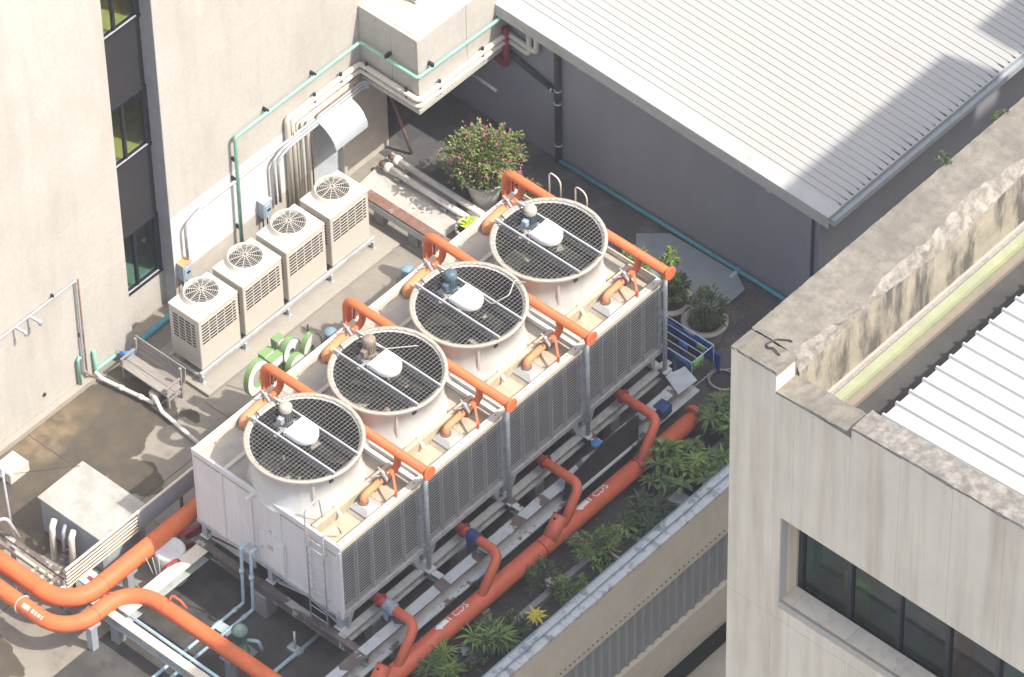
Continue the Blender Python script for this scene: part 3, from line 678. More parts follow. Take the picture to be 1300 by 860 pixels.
    for q in range(18):
        a = 2*math.pi*q/18; fi.bar((mx0+.135*math.cos(a), my0+.135*math.sin(a), ZR+.08), (mx0+.135*math.cos(a), my0+.135*math.sin(a), ZR+.33), .012, .03, up=(math.cos(a), math.sin(a), 0))
    fi.build('cooling_fins', mm, mo)['kind'] = 'stuff'
    MB().lathe([(.145, ZR+.34), (.15, ZR+.45), (.11, ZR+.50), (0, ZR+.51)], (mx0, my0, 0), 20).build('fan_cowl', ['stack_rim', 'motor_rust', 'motor_blue', 'stack_rim'][k], mo)
    MB().box(mx0-.06, mx0+.08, my0-.25, my0-.13, ZR+.08, ZR+.24).build('terminal_box', ['galv', 'motor_rust', 'motor_blue', 'box_blue'][k], mo, bevel=.01)
    MB().box(mx0-.22, mx0+.28, my0-.22, my0+.26, ZR-.13, ZR-.10).build('motor_plate', 'galv', c)
    pipe([(mx0, my0-.18, ZR+.2), (mx0-.12, my0-.3, ZR+.34), (mx0-.3, my0-.42, ZR+.12), (mx0-.62, my0-.30, ZR+.06)], .014, R=.1, n=6).build('motor_cable', 'black_pipe', mo)
    # distribution box in the front basin
    xb, yb = 7.66, yc+.18
    MB().box(xb-.29, xb+.29, yb-.25, yb+.25, 3.58, 3.68).build('inlet_box', 'grey_box', c, bevel=.012)
    ib = MB().hexa([(xb-.28, yb-.24, 3.68), (xb+.28, yb-.24, 3.68), (xb+.28, yb+.24, 3.68), (xb-.28, yb+.24, 3.68), (xb-.17, yb-.13, 3.77), (xb+.17, yb-.13, 3.77), (xb+.17, yb+.13, 3.77), (xb-.17, yb+.13, 3.77)]).build('inlet_hood', 'grey_box', c)
    for sgn in (-1, 1): MB().tube(fillet([(xb-.3+.0, yb+sgn*.30, 3.58), (xb-.3, yb+sgn*.30, 3.66), (xb+.3, yb+sgn*.30, 3.66), (xb+.3, yb+sgn*.30, 3.58)], .03), .012, 6).build('box_handle', 'grey_box', c)
    # louvers
    MB().box(7.95, 8.06, y0+.05, y1-.05, ZL, 3.738).build('louver_backing', 'fill_dark', c)
    ya = y0+(.03 if k == 0 else .14); yb2 = y1-.14; w5 = (yb2-ya)/5
    for i in range(5):
        louver_panel(ya+i*w5+.02, ya+(i+1)*w5-.02, c)
        if i: MB().box(8.10, 8.20, ya+i*w5-.009, ya+i*w5+.009, ZL+.06, 3.74).build('mullion', 'grey_box', c)
    MB().box(8.02, 8.215, y0+e, y1-e, ZL-.10, ZL+.06).build('louver_sill_beam', 'galv', c, bevel=.008)
    MB().box(8.08, 8.19, y1-.135, y1-.005, ZL+.06, 3.739).build('corner_post', 'galv', c)
    if k: MB().box(8.08, 8.19, y0+.005, y0+.10, ZL+.06, 3.739).build('corner_post', 'galv', c)
    # cold water basin under the fill, legs and base brackets
    MB().box(4.0, 7.9, y0+.25, y1-.25, 1.25, ZL-.02).build('cold_basin', 'concrete_grey', c)
    for x in ((XB+.12, 5.9, 7.97) if k == 0 else (XB+.12, 7.97)):
        MB().box(x-.07, x+.07, y0+.06, y0+.20, 1.02, ZL-.05).build('leg', 'steel_grey', c)
        MB().box(x-.12, x+.12, y0+.02, y0+.25, 1.0, 1.02).build('foot_plate', 'coping_grime', c)
    for x in (XB+.12, 7.97): MB().box(x-.07, x+.07, y1-.20, y1-.06, 1.02, ZL-.05).build('leg', 'steel_grey', c)
    for yy_, s_ in ((y0+.2, 1), (y1-.2, -1)):
        MB().prism([(8.0, yy_, 1.02), (8.0, yy_, ZL-.1), (8.0, yy_+s_*.22, ZL-.1)], (.16, 0, 0)).build('gusset', 'steel_grey', c)
    # galvanised standpipe at the far boundary of the cell, on the louver side
    pipe([(8.30, y1-.02, 1.05), (8.30, y1-.02, 4.06)], .055, n=12).build('standpipe', 'galv', c)
    MB().box(8.18, 8.42, y1-.14, y1+.10, 1.0, 1.04).build('standpipe_foot', 'peel_beam', c)
    for z in (1.75, 2.8, 3.6): MB().box(8.2, 8.31, y1-.07, y1+.03, z, z+.03).build('pipe_clamp', 'galv', c)
    if k == 0:
        # ribbed end wall
        n = 5; pw = (XF-.03-XB)/n
        for i in range(n):
            a = XB+i*pw; b = MB(); pts = [(a+.004, y0), (a+.03, y0-.012)]
            q = 5; pts = []
            for j in range(q):
                u = a+.004+(pw-.008)*j/q; du = (pw-.008)/q
                pts += [(u, y0+.018), (u+du*.18, y0+.018), (u+du*.40, y0+.008), (u+du*.80, y0+.008)]
            pts += [(a+pw-.004, y0+.018)]
            for (xa, ya_), (xb_, yb_) in zip(pts[:-1], pts[1:]):
                b.face([(xa, ya_, ZL-.06), (xb_, yb_, ZL-.06), (xb_, yb_, 3.74), (xa, ya_, 3.74)])
            b.build('end_panel', 'frp_white', c, recalc=False)
            MB().box(a+pw-.02, a+pw+.02, y0-.012, y0+.04, ZL-.06, 3.74).build('panel_joint', 'frp_white', c)
        MB().box(XB, XF, y0+.031, y0+.06, ZL-.06, 3.74).build('end_wall', 'frp_white', c)
        MB().box(XB-.01, XF+.01, y0-.012, y0+.05, 3.741, 3.9).build('end_rim', 'frp_white', c, bevel=.01)
        MB().box(XF-.06, XF+.015, y0-.03, y0+.03, ZL-.08, 3.74).build('corner_trim', 'frp_white', c, bevel=.008)
        MB().box(XB-.012, XF+.0, y0-.02, y0+.06, ZL-.14, ZL-.06).build('end_sill', 'galv', c)
        ad = MB().box(5.72, 6.48, y0-.035, y0-.012, 1.72, 2.72).build('access_door', 'frp_white', c, bevel=.01)
        MB().box(5.80, 5.84, y0-.06, y0-.035, 2.18, 2.28).build('handle', 'galv', ad)
        MB().box(6.02, 6.16, y0-.045, y0-.034, 2.30, 2.44).build('label_plate', 'galv', ad)
        fr_ = MB()
        for (a_, b_2) in (((5.69, 1.69), (6.51, 1.69)), ((6.51, 1.69), (6.51, 2.75)), ((6.51, 2.75), (5.69, 2.75)), ((5.69, 2.75), (5.69, 1.69))):
            fr_.bar((a_[0], y0-.014, a_[1]), (b_2[0], y0-.014, b_2[1]), .03, .03, up=(0, 1, 0))
        fr_.build('door_frame', 'frp_white', ad)
        for (a_, b_2) in (((XB+.2, 1.1), (5.8, 1.5)), ((6.1, 1.1), (7.9, 1.55)), ((6.1, 1.55), (7.9, 1.1))):
            MB().bar((a_[0], y0+.13, a_[1]), (b_2[0], y0+.13, b_2[1]), .06, .06).build('brace', 'galv', c)
        MB().box(4.05, 5.4, y0+.1, y0+.14, 1.03, 1.5).build('lower_panel', 'beam_grey', c)
    if k == 3:
        MB().box(XB, XF, y1-.03, y1, 3.741, 3.9).build('end_rim', 'rim_white', c, bevel=.01)
        MB().box(XB, XF-.05, y1-.005, y1+.02, ZL-.06, 3.74).build('end_wall', 'frp_white', c)
    return c
for k in range(4): tower_cell(k)
# loose lead over the third stack
tag(pipe([(6.6, 3.9, ZR+.05), (6.55, 3.6, ZR+.32), (6.75, 3.2, ZR+.30), (6.5, 2.9, ZR+.07), (6.0, 2.95, ZR+.07)], .018, R=.12, n=6).build('loose_lead', 'hose'), 'loose white cable looping over the rim of the third fan stack', 'cable')
tag(pipe([(5.0, .1, ZR+.06), (5.3, .15, ZR+.22), (5.7, .3, ZR+.16), (6.1, .9, ZR+.06)], .014, R=.2, n=6).build('loose_lead', 'hose'), 'loose cable lying across the second fan guard', 'cable')

# ladder on the end wall
ld = thing('access_ladder', 'thin galvanised ladder on the near end wall of the cooling tower', 'ladder', (7.4, -4.05, 1.0))
ya = -4.05
xa, xb = 7.31, 7.82
pipe([(xa, ya, 1.0), (xa, ya, 4.55), (xa, -3.6, 4.62), (xa, -3.5, 3.75)], .018, R=.14, n=6).build('stile', 'galv', ld)
pipe([(xb, ya, 1.0), (xb, ya, 4.05), (xb+.02, -3.6, 4.1), (xb+.02, -3.5, 3.75)], .018, R=.14, n=6).build('stile', 'galv', ld)
for i in range(10): pipe([(xa, ya, 1.2+i*.28), (xb, ya, 1.2+i*.28)], .012, n=6).build('rung', 'galv', ld)
for z in (1.9, 3.4):
    for x in (xa, xb): MB().bar((x, ya, z), (x, -3.93, z), .02, .02).build('wall_bracket', 'galv', ld)

# ---------------- orange headers over the cells
HZ = 4.45
HL = ['orange header pipe over the nearest cooling tower cell', 'second orange header pipe from the near end, over the towers', 'third orange header pipe from the near end, over the towers', 'farthest orange header pipe, by the big flower pot and grey wall']
def valve(p, d, par, mt='pipe_steel'):
    p = V3(p); d = V3(d)
    fl = MB().cyl(p-d*.07, p-d*.04, .15, n=16).cyl(p+d*.04, p+d*.07, .15, n=16).build('flange', 'rust', par)
    v = MB().cyl(p-d*.04, p+d*.04, .125, n=14).cyl(p, p+V3((0, 0, .22)), .035, n=8).build('valve_body', mt, par)
    MB().bar(p+V3((-.16, .02, .22)), p+V3((.18, -.1, .25)), .035, .02).build('valve_lever', 'pipe_steel', v)
    MB().bar(p+V3((.05, .12, .1)), p+V3((-.05, -.18, .16)), .03, .03).build('valve_link', 'pipe_steel', v)
def header(k):
    yh = YB[k+1]-.14; yc = (YB[k]+YB[k+1])/2-.01; r = .112
    t = thing('orange_header', HL[k], 'pipe', (6, yh, HZ), 'orange header pipes across the towers')
    MB().tube(fillet([(3.12, yh, 1.1), (3.60, yh, 1.1), (3.60, yh, HZ), (8.52, yh, HZ)], .26, 8), r, 16).build('header_pipe', 'orange', t)
    MB().cyl((8.52, yh, HZ), (8.57, yh, HZ), .175, n=20).cyl((8.49, yh, HZ), (8.52, yh, HZ), .14, n=16).build('end_flange', 'orange', t, bevel=.008)
    for x, bx_, mt in ((7.60, 7.60, 'orange'), (4.07, 4.07, 'orange')):
        zb = 4.0; f = x > 6
        ye = yc + (.08 if f else .02)
        MB().tube(fillet([(x, yh, HZ), (x, yh, zb-.02), (x, yh-.42, zb)], .2, 6), .085, 12).build('branch_pipe', 'orange', t)
        valve((x, yh-.47, zb), (0, 1, 0), t)
        MB().tube(fillet([(x, yh-.52, zb), (x, ye, zb-.06), (x, ye, 3.74 if f else 3.72)], .2, 6), .082 if f else .13, 12).build('faded_branch', 'orange_faded', t)
        MB().cyl((x, ye, 3.77), (x, ye, 3.81), .12, n=14).build('flange', 'rust', t)
    # braces
    MB().bar((7.72, yh-.3, HZ-.25), (8.12, yh-.62, 3.92), .05, .03).bar((8.12, yh-.62, 3.92), (8.12, yh-.62, 4.08), .04, .04).build('brace', 'orange', t)
    MB().bar((8.30, yh+.12, 4.04), (8.30, yh, HZ-.10), .05, .05).build('stand_bracket', 'orange', t)
    MB().bar((3.60, yh-.05, 3.98), (3.95, yh-.40, 3.98), .04, .04).build('brace', 'orange', t)
    MB().bar((3.78, yh+.04, 3.9), (3.78, yh+.04, HZ-.1), .05, .05).build('stand_bracket', 'dark_red', t)
for k in range(4): header(k)
hw = [((4.55, 6.9), 'bent pale pipe hoop nearer the flower pot, over the farthest header'), ((5.3, 6.95), 'smaller bent pale pipe hoop, behind the farthest fan stack')]
for (x, y), lb in hw:
    tag(pipe([(x, y+.1, 3.7), (x, y+.1, 4.75), (x+.42, y+.02, 4.82), (x+.42, y+.02, 4.2)], .02, R=.16, n=6).build('vent_hoop', 'pvc_white'), lb, 'pipe')
# ================================================================== CONDENSING UNITS
ACY = [.10, 1.56, 3.02, 4.50]; ACW = 1.30; ACX0, ACX1 = -1.07, -.10; AZ0, AZ1 = .43, 2.03
ACL = ['nearest cream condensing unit, beside the old bench', 'second cream condensing unit from the bench', 'third cream condensing unit from the bench', 'farthest cream condensing unit, in front of the service door']
def slit_grille(b, fr, x, y0, y1, z0, z1, cols, rows, axis='x', sgn=1):
    pass
def ac_unit():
    y0, y1 = 0, ACW
    u = thing('condensing_unit', ACL[0], 'air conditioner', ((ACX0+ACX1)/2, ACW/2, AZ0), 'row of condensing units along the cream wall')
    MB().box(ACX0, ACX1, y0, y1, AZ0, AZ1-.0).build('body', 'ac_cream', u, bevel=.025, seg=3)
    MB().box(ACX0-.008, ACX1+.008, y0-.008, y1+.008, AZ1-.03, AZ1+.03).build('top_cover', 'ac_top', u, bevel=.02, seg=3)
    # front grille: 5 columns (last narrow) of slots; slats stand proud of a dark sheet
    def grille(fix, a0, widths, gap, z0, z1, n, face):
        par = u; a = a0
        for w in widths:
            if face == 'x':
                s = MB().box(fix-.002, fix+.003, a, a+w, z0, z1).build('grille_slot_field', 'slit_dark', par)
                b = MB()
                for i in range(n+1):
                    z = z0+(z1-z0)*i/n; b.box(fix+.003, fix+.012, a-.006, a+w+.006, z-.013, z+.013)
                b.build('grille_slats', 'ac_cream', s)
            else:
                s = MB().box(a, a+w, fix-.003, fix+.002, z0, z1).build('grille_slot_field', 'slit_dark', par)
                b = MB()
                for i in range(n+1):
                    z = z0+(z1-z0)*i/n; b.box(a-.006, a+w+.006, fix-.012, fix-.003, z-.013, z+.013)
                b.build('grille_slats', 'ac_cream', s)
            a += w+gap
    grille(ACX1, .09, [.225, .225, .225, .225, .09], .03, 1.20, 1.88, 7, 'x')
    grille(0, ACX0+.13, [.16, .16, .16, .10], .04, 1.08, 1.86, 8, 'y')
    # fan drum
    cx, cy, zt = -.66, .69, AZ1+.03
    dr = MB().lathe([(.49, zt), (.455, zt+.05), (.435, zt+.12), (.425, zt+.15), (.405, zt+.15), (.395, zt+.10), (.385, zt+.02)], (cx, cy, 0), 40).build('fan_drum', 'ac_top', u)
    MB().lathe([(0, zt+.004), (.385, zt+.004)], (cx, cy, 0), 30).build('drum_floor', 'dark_metal', dr)
    g = MB()
    for q in range(12):
        a = 2*math.pi*q/12+.1; g.bar((cx+.03*math.cos(a), cy+.03*math.sin(a), zt+.185), (cx+.415*math.cos(a), cy+.415*math.sin(a), zt+.152), .009, .009)
    for rr in (.07, .12, .17, .22, .27, .32, .37, .41):
        g.lathe([(rr, zt+.188-.036*(rr/.415)), (rr+.006, zt+.188-.036*(rr/.415)), (rr+.006, zt+.182-.036*(rr/.415)), (rr, zt+.182-.036*(rr/.415))], (cx, cy, 0), 28, close=True)
    g.build('fan_guard', 'ac_wire', u)
    f = MB().lathe([(0, zt+.1), (.08, zt+.09), (.09, zt+.02)], (cx, cy, 0), 14).build('fan_hub', 'dark_metal', u)
    for q in range(4):
        a = math.radians(90*q+35); ca, sa = math.cos(a), math.sin(a)
        def pt(r, t, z): return (cx+r*ca-t*sa, cy+r*sa+t*ca, z)
        MB().hexa([pt(.08, -.08, zt+.03), pt(.36, -.14, zt+.03), pt(.37, .12, zt+.09), pt(.08, .08, zt+.07), pt(.08, -.08, zt+.04), pt(.36, -.14, zt+.04), pt(.37, .12, zt+.1), pt(.08, .08, zt+.08)]).build('fan_blade', 'dark_metal', f)
    MB().box(ACX0+.05, ACX1-.05, .05, ACW-.05, AZ0-.02, AZ0).build('base_pan', 'galv', u)
    return u
def copy_thing(root, delta, label):
    r = root.copy(); COL.objects.link(r); r.location = root.location + V3(delta); r['label'] = label
    def rec(src, dst):
        for ch in [o for o in ALLOBJ if o.parent == src]:
            c = ch.copy(); COL.objects.link(c); mi = ch.matrix_parent_inverse.copy(); c.parent = dst; c.matrix_parent_inverse = mi; rec(ch, c)
    ALLOBJ = list(bpy.data.objects)
    rec(root, r); return r
u0 = ac_unit(); u0.location.y += 0
base_y = u0.location.y
u0.location.y = base_y + ACY[0]
for i in (1, 2, 3): copy_thing(u0, (0, ACY[i]-ACY[0], 0), ACL[i])
# steel stand
stn = thing('unit_stand', 'long galvanised steel stand carrying the four condensing units', 'stand', (-.6, 3, .1))
for x in (-.09, -1.05):
    MB().box(x-.03, x+.04, .02, 5.92, AZ0-.13, AZ0-.025).build('rail', 'galv', stn, bevel=.006)
for y in (.06, 1.48, 2.93, 4.40, 5.84):
    for x in (-.06, -1.05):
        MB().box(x-.04, x+.04, y-.035, y+.035, .10, AZ0-.13).build('leg', 'galv', stn)
        MB().box(x-.07, x+.07, y-.06, y+.06, .10, .115).build('foot_plate', 'galv', stn)
    MB().box(-1.02, -.1, y-.03, y+.03, AZ0-.20, AZ0-.135).build('cross_bar', 'galv', stn)

# ================================================================== WALL PIPEWORK (cream wall)
XW = -2.2
def wallpipe(name, label, cat, pts, r, mt, R=.1, n=8, clips=(), group=None):
    t = thing(name, label, cat, pts[0], group)
    pipe(pts, r, R, n).build('run', mt, t)
    for p in clips:
        MB().box(XW, p[0]+r*.6, p[1]-.02, p[1]+.02, p[2]-.03, p[2]+.09).build('clip', 'dark_metal', t)
    return t
gx = XW+.16
gp = wallpipe('green_pipe', 'pale green pipe climbing the cream wall and wrapping the concrete duct box', 'pipe',
    [(gx, 3.46, .1), (gx, 3.5, 4.2), (gx, 7.72, 4.2), (-.20, 7.72, 4.18), (-.20, 10.8, 4.05), (.3, 10.85, 4.0), (1.2, 10.85, 3.96)], .048, 'pvc_green', .08, 10,
    clips=[(gx, 3.48, 1.2), (gx, 3.5, 3.4), (gx, 4.6, 4.2), (gx, 6.2, 4.2)])
MB().box(-1.22, -1.16, 7.68, 7.87, 4.22, 4.32).build('clip', 'dark_metal', gp); MB().box(-.32, -.16, 8.2, 8.26, 4.2, 4.3).build('clip', 'dark_metal', gp)
# pair of cream ducts
for k, (dz, r, lb) in enumerate(((0, .075, 'upper of the two cream insulated ducts along the wall and duct box'), (-.2, .07, 'lower of the two cream insulated ducts along the wall and duct box'))):
    x = XW+.09; z = 3.45+dz; yv = 5.26+k*.16
    t = thing('insulated_duct', lb, 'duct', (x, yv, 1), 'cream insulated ducts on the wall')
    pts = [(x, yv, .15), (x, yv, z), (x, 7.76, z), (-.24, 7.76, z-.05), (-.24, 10.88, z-.1), (.45+.24*(1-k), 10.88, z-.18), (.45+.24*(1-k), 10.88, 3.95)]
    MB().tube(fillet(pts, .10, 4), r, 10).build('duct_run', 'pvc_cream', t)
    for p in ((x, 6.2, z), (x, 7.1, z), (-1.9, 7.76, z-.01), (-.62, 7.76, z-.04), (-.24, 8.5, z-.07), (-.24, 10.0, z-.09)):
        MB().box(p[0]-.03, p[0]+.03, p[1]-.03, p[1]+.03, p[2]-.09, p[2]+(.16 if k == 0 else .09)).build('strap', 'dark_metal', t)
for k, y in enumerate((5.58, 5.74, 5.92)):
    wallpipe('drop_pipe', ['left', 'middle', 'right'][k] + ' of three thin cream pipes dropping behind the third condensing unit', 'pipe', [(XW+.06, y, .15), (XW+.06, y, 3.02-.08*k), (XW+.06, 7.7, 3.02-.08*k)], .032, 'pvc_cream', .08, 8, group='cream drop pipes on the wall')
# grey conduits bundle
for k in range(3):
    z = 2.86-.075*k; y1 = [1.74, 4.66, 4.78][k]
    pts = [(XW+.13+.03*k, y1, 1.15), (XW+.13+.03*k, y1, 2.62-.05*k), (XW+.13+.03*k, y1+.55 if k == 0 else y1+.35, z-.06), (XW+.13+.03*k, 5.3, z-.04), (XW+.13+.03*k, 7.75, z+.02), (-1.9, 7.85, z+.04)]
    wallpipe('grey_conduit', ['longest grey conduit, running down to the near isolator box', 'grey conduit dropping to the isolator box behind the second unit', 'grey conduit beside the drop to the far isolator box'][k], 'conduit', pts, .038, 'pipe_steel', .22, 8, clips=[(XW+.13, 5.4, z), (XW+.13, 3.45, z-.06)] if k == 0 else [(XW+.13, 6.3+k*.3, z)], group='grey conduits on the wall')
wallpipe('rusty_rod', 'thin rusty rod hanging with the conduits beside the service door', 'pipe', [(XW+.1, 6.0, .6), (XW+.1, 6.0, 2.6), (XW+.18, 6.2, 3.0), (XW+.2, 7.5, 3.02)], .018, 'rust', .1, 6)
for k, (y, lb) in enumerate(((1.62, 'isolator switch box with a rusty orange lid, near the window recess'), (4.33, 'plain blue-grey isolator switch box behind the second condensing unit'))):
    t = thing('isolator_box', lb, 'switch box', (XW+.1, y, 1.2), 'isolator boxes on the cream wall')
    MB().box(XW, XW+.22, y-.14, y+.14, 1.0, 1.5).build('case', 'box_blue', t, bevel=.012)
    MB().box(XW+.22, XW+.235, y-.1, y+.1, 1.05, 1.42).build('cover', 'box_blue', t)
    MB().box(XW+.235, XW+.27, y-.03, y+.05, 1.25, 1.29).build('handle', 'dark_metal', t)
    MB().box(XW-.0, XW+.235, y-.15, y+.15, 1.502, 1.52).build('lid', 'box_orange_lid' if k == 0 else 'galv', t)
    for d in (-.07, .07): pipe([(XW+.1, y+d, 1.0), (XW+.1, y+d, .55), (XW+.4, y+d+.1, .4)], .02, .1, 6).build('lead', 'black_pipe', t)
# left wall: thin pipe with tap brackets
t = wallpipe('thin_wall_pipe', 'thin grey pipe stepping along the cream wall left of the window recess', 'pipe', [(XW+.07, -9, 3.46), (XW+.07, -1.68, 3.44), (XW+.07, -1.72, .5), (XW+.1, -1.6, .25)], .028, 'pipe_steel', .05, 8, clips=[(XW+.07, -1.7, 1.6), (XW+.07, -2.4, 3.44)])
for y in (-3.15, -3.6):
    MB().bar((XW+.07, y, 3.42), (XW+.30, y+.08, 3.32), .05, .05).cyl((XW+.30, y+.08, 3.26), (XW+.30, y+.08, 3.38), .045, n=8).build('bracket', 'galv', t)
wallpipe('thin_wall_pipe', 'second thin pipe dropping down the cream wall to the deck elbow', 'pipe', [(XW+.05, -1.60, 3.40), (XW+.05, -1.62, .28), (XW+.2, -1.5, .16)], .022, 'rust', .05, 8)
wallpipe('green_stub', 'short pale green pipe stubs at the foot of the cream wall', 'pipe', [(XW+.06, -1.36, .85), (XW+.06, -1.36, .2), (XW+.06, -.9, .2), (XW+.06, -.62, .2)], .05, 'pvc_green', .06, 8)
wallpipe('green_stub', 'pale green pocket pipe standing on the kerb against the cream wall', 'pipe', [(XW+.07, -1.88, .16), (XW+.07, -1.88, .95), (XW+.07, -1.80, 1.02)], .045, 'pvc_green', .05, 8)
tag(pipe([(XW+.1, -.62, .16), (XW+.28, -.45, .16), (XW+.25, .0, .16)], .085, .1, 10).build('blue_elbow', 'cloth_sky'), 'light blue plastic elbow at the wall corner by the bench', 'pipe')
tag(pipe([(XW+.15, .0, .15), (XW+.10, 1.38, .15), (XW+.12, 2.6, .15)], .075, .1, 10).build('green_floor_pipe', 'pvc_cyan'), 'teal pipe on the deck in front of the window recess', 'pipe')
wd = tag(MB().cyl((XW, -2.94, .62), (XW+.03, -2.94, .62), .05, n=10).build('wall_weep', 'dark_metal'), 'small dark weep hole low on the cream wall', 'drain')
# deck pipe with elbow
dp = thing('deck_pipe', 'white pipe run across the wet deck in front of the bench', 'pipe', (-1, -1.3, 0))
pipe([(-2.1, -1.42, .22), (-1.9, -1.42, .14), (-.42, -1.18, .14), (-.42, -1.18, .45), (-.12, -1.24, .12), (1.4, -1.4, .10)], .05, .05, 8).build('run', 'insul_white', dp)
for p in ((-1.35, -1.33), (-.8, -1.24)): MB().cyl((p[0]-.06, p[1]-.01, .14), (p[0]+.06, p[1]+.01, .14), .065, n=10).build('coupling', 'pvc_cream', dp)
tag(MB().lathe([(0, .0), (.12, .0), (.14, .26), (.145, .28), (.0, .28)], (-.55, -1.02, .006), 16).build('paint_can', 'pot'), 'small beige tin standing by the white deck pipe', 'can')
# bench
bn = thing('wooden_bench', 'weathered grey wooden bench on the wet deck beside the condensing units', 'bench', (-.9, -.7, 0))
for i in range(2): MB().box(-1.68, -.10, -1.04+i*.235, -.815+i*.235, .42, .46).build('seat_plank', 'wood_old', bn, bevel=.008)
for i in range(3):
    z = .52+i*.155; MB().hexa([(-1.68, -.52+i*.02, z), (-.06, -.52+i*.02, z), (-.06, -.49+i*.02, z), (-1.68, -.49+i*.02, z), (-1.68, -.50+i*.02, z+.14), (-.06, -.50+i*.02, z+.14), (-.06, -.47+i*.02, z+.14), (-1.68, -.47+i*.02, z+.14)]).build('back_plank', 'wood_old', bn, bevel=.006)
for x in (-1.6, -.16):
    MB().box(x-.03, x+.03, -1.0, -.94, 0, .42).build('leg', 'wood_old', bn); MB().box(x-.03, x+.03, -.56, -.50, 0, .98).build('leg', 'wood_old', bn)
    MB().box(x-.025, x+.025, -1.04, -.52, .64, .68).build('armrest', 'wood_old', bn); MB().box(x-.025, x+.025, -1.02, -.97, .46, .64).build('arm_post', 'wood_old', bn)
    MB().box(x-.02, x+.02, -.94, -.56, .2, .25).build('stretcher', 'wood_old', bn)
# stored channel letters behind the nearest tower
def ring_letter(label, px, py, z, rx, ry, hole, tilt, loc_x, depth=.14):
    t = thing('sign_letter', label, 'sign letter', at(px, py, x=loc_x), 'old green channel letters stacked behind the tower')
    c = at(px, py, x=loc_x); n = 26; b = MB(); f = MB(); f2 = MB(); h_ = MB()
    ca, sa = math.cos(tilt), math.sin(tilt)
    def P(a, k, d): return (c.x+d*ca, c.y+rx*k*math.cos(a)+d*sa, c.z+ry*k*math.sin(a))
    for i in range(n):
        a, a2 = 2*math.pi*i/n, 2*math.pi*(i+1)/n
        b.face([P(a, 1, 0), P(a2, 1, 0), P(a2, 1, depth), P(a, 1, depth)], True)
        f.face([P(a, .97, depth-.02), P(a2, .97, depth-.02), P(a2, hole, depth-.02), P(a, hole, depth-.02)])
        f2.face([P(a, .97, .02), P(a, hole, .02), P(a2, hole, .02), P(a2, .97, .02)])
        h_.face([P(a, hole, 0), P(a, hole, depth-.02), P(a2, hole, depth-.02), P(a2, hole, 0)], True)
    b.build('side_return', 'sign_green', t, recalc=False); f.build('letter_face', 'sign_white', t, recalc=False); f2.build('letter_back', 'sign_white', t, recalc=False); h_.build('inner_return', 'sign_green', t, recalc=False)
    return t
ring_letter('round green channel letter with white face, leaning nearest the orange riser', 323, 478, .8, .36, .55, .5, .15, 2.6)
ring_letter('round green channel letter in the middle of the stack behind the tower', 365, 445, .8, .28, .42, .3, .2, 2.5)
ring_letter('round green channel letter with bright white face, farthest in the stack', 391, 440, .8, .29, .46, .25, .15, 2.75)
ring_letter('half hidden green channel letter low behind the tower rim', 372, 462, .8, .27, .34, .2, .2, 2.95)
def block_letter(label, px, py, x, w, h):
    c = at(px, py, x=x); t = thing('sign_letter', label, 'sign letter', c, 'old green channel letters stacked behind the tower')
    MB().box(c.x, c.x+.2, c.y-w/2, c.y+w/2, c.z-h/2, c.z+h/2).build('side_return', 'sign_green', t, bevel=.01)
    MB().box(c.x+.2, c.x+.21, c.y-w/2+.04, c.y+w/2-.04, c.z-h/2+.04, c.z+h/2-.04).build('letter_face', 'sign_white', t)
    for s_ in (-1, 1): MB().box(c.x+.02, c.x+.18, c.y+s_*w*.3-.05, c.y+s_*w*.3+.05, .006, c.z-h/2).build('letter_stem', 'sign_green', t)
block_letter('blocky green channel letter piece lying among the round letters, left one', 334, 449, 2.3, .34, .3)
block_letter('blocky green channel letter piece lying among the round letters, right one', 344, 455, 2.5, .40, .3)
block_letter('upright green channel letter bar at the back of the stack', 349, 437, 2.2, .26, .6)
for px, py, hgt, lb in ((391, 420, 1.0, 'taller thin dark rod standing behind the green letters'), (346, 440, .9, 'shorter thin dark rod standing among the green letters')):
    p = at(px, py, z=.0); p = at(px, py, x=2.45); tag(MB().cyl((p.x, p.y, .0), (p.x, p.y, p.z+.2), .02, n=6).build('steel_rod', 'dark_metal'), lb, 'rod')
for px, py, x, lb in ((420, 426, 2.9, 'small blue-grey can behind the towers, beside the second orange riser'), (517, 346, 2.9, 'small blue-grey can behind the towers, beside the third orange riser')):
    p = at(px, py, x=x); tag(MB().lathe([(0, -.14), (.15, -.14), (.15, .12), (.14, .14), (0, .14)], p, 16).build('blue_can', 'blue_can'), lb, 'can')
    tag(MB().box(p.x-.18, p.x+.18, p.y-.18, p.y+.18, .006, p.z-.14).build('concrete_block', 'concrete_grey', bevel=.01), 'rough concrete block under the ' + ('nearer' if px < 500 else 'farther') + ' blue-grey can', 'block')
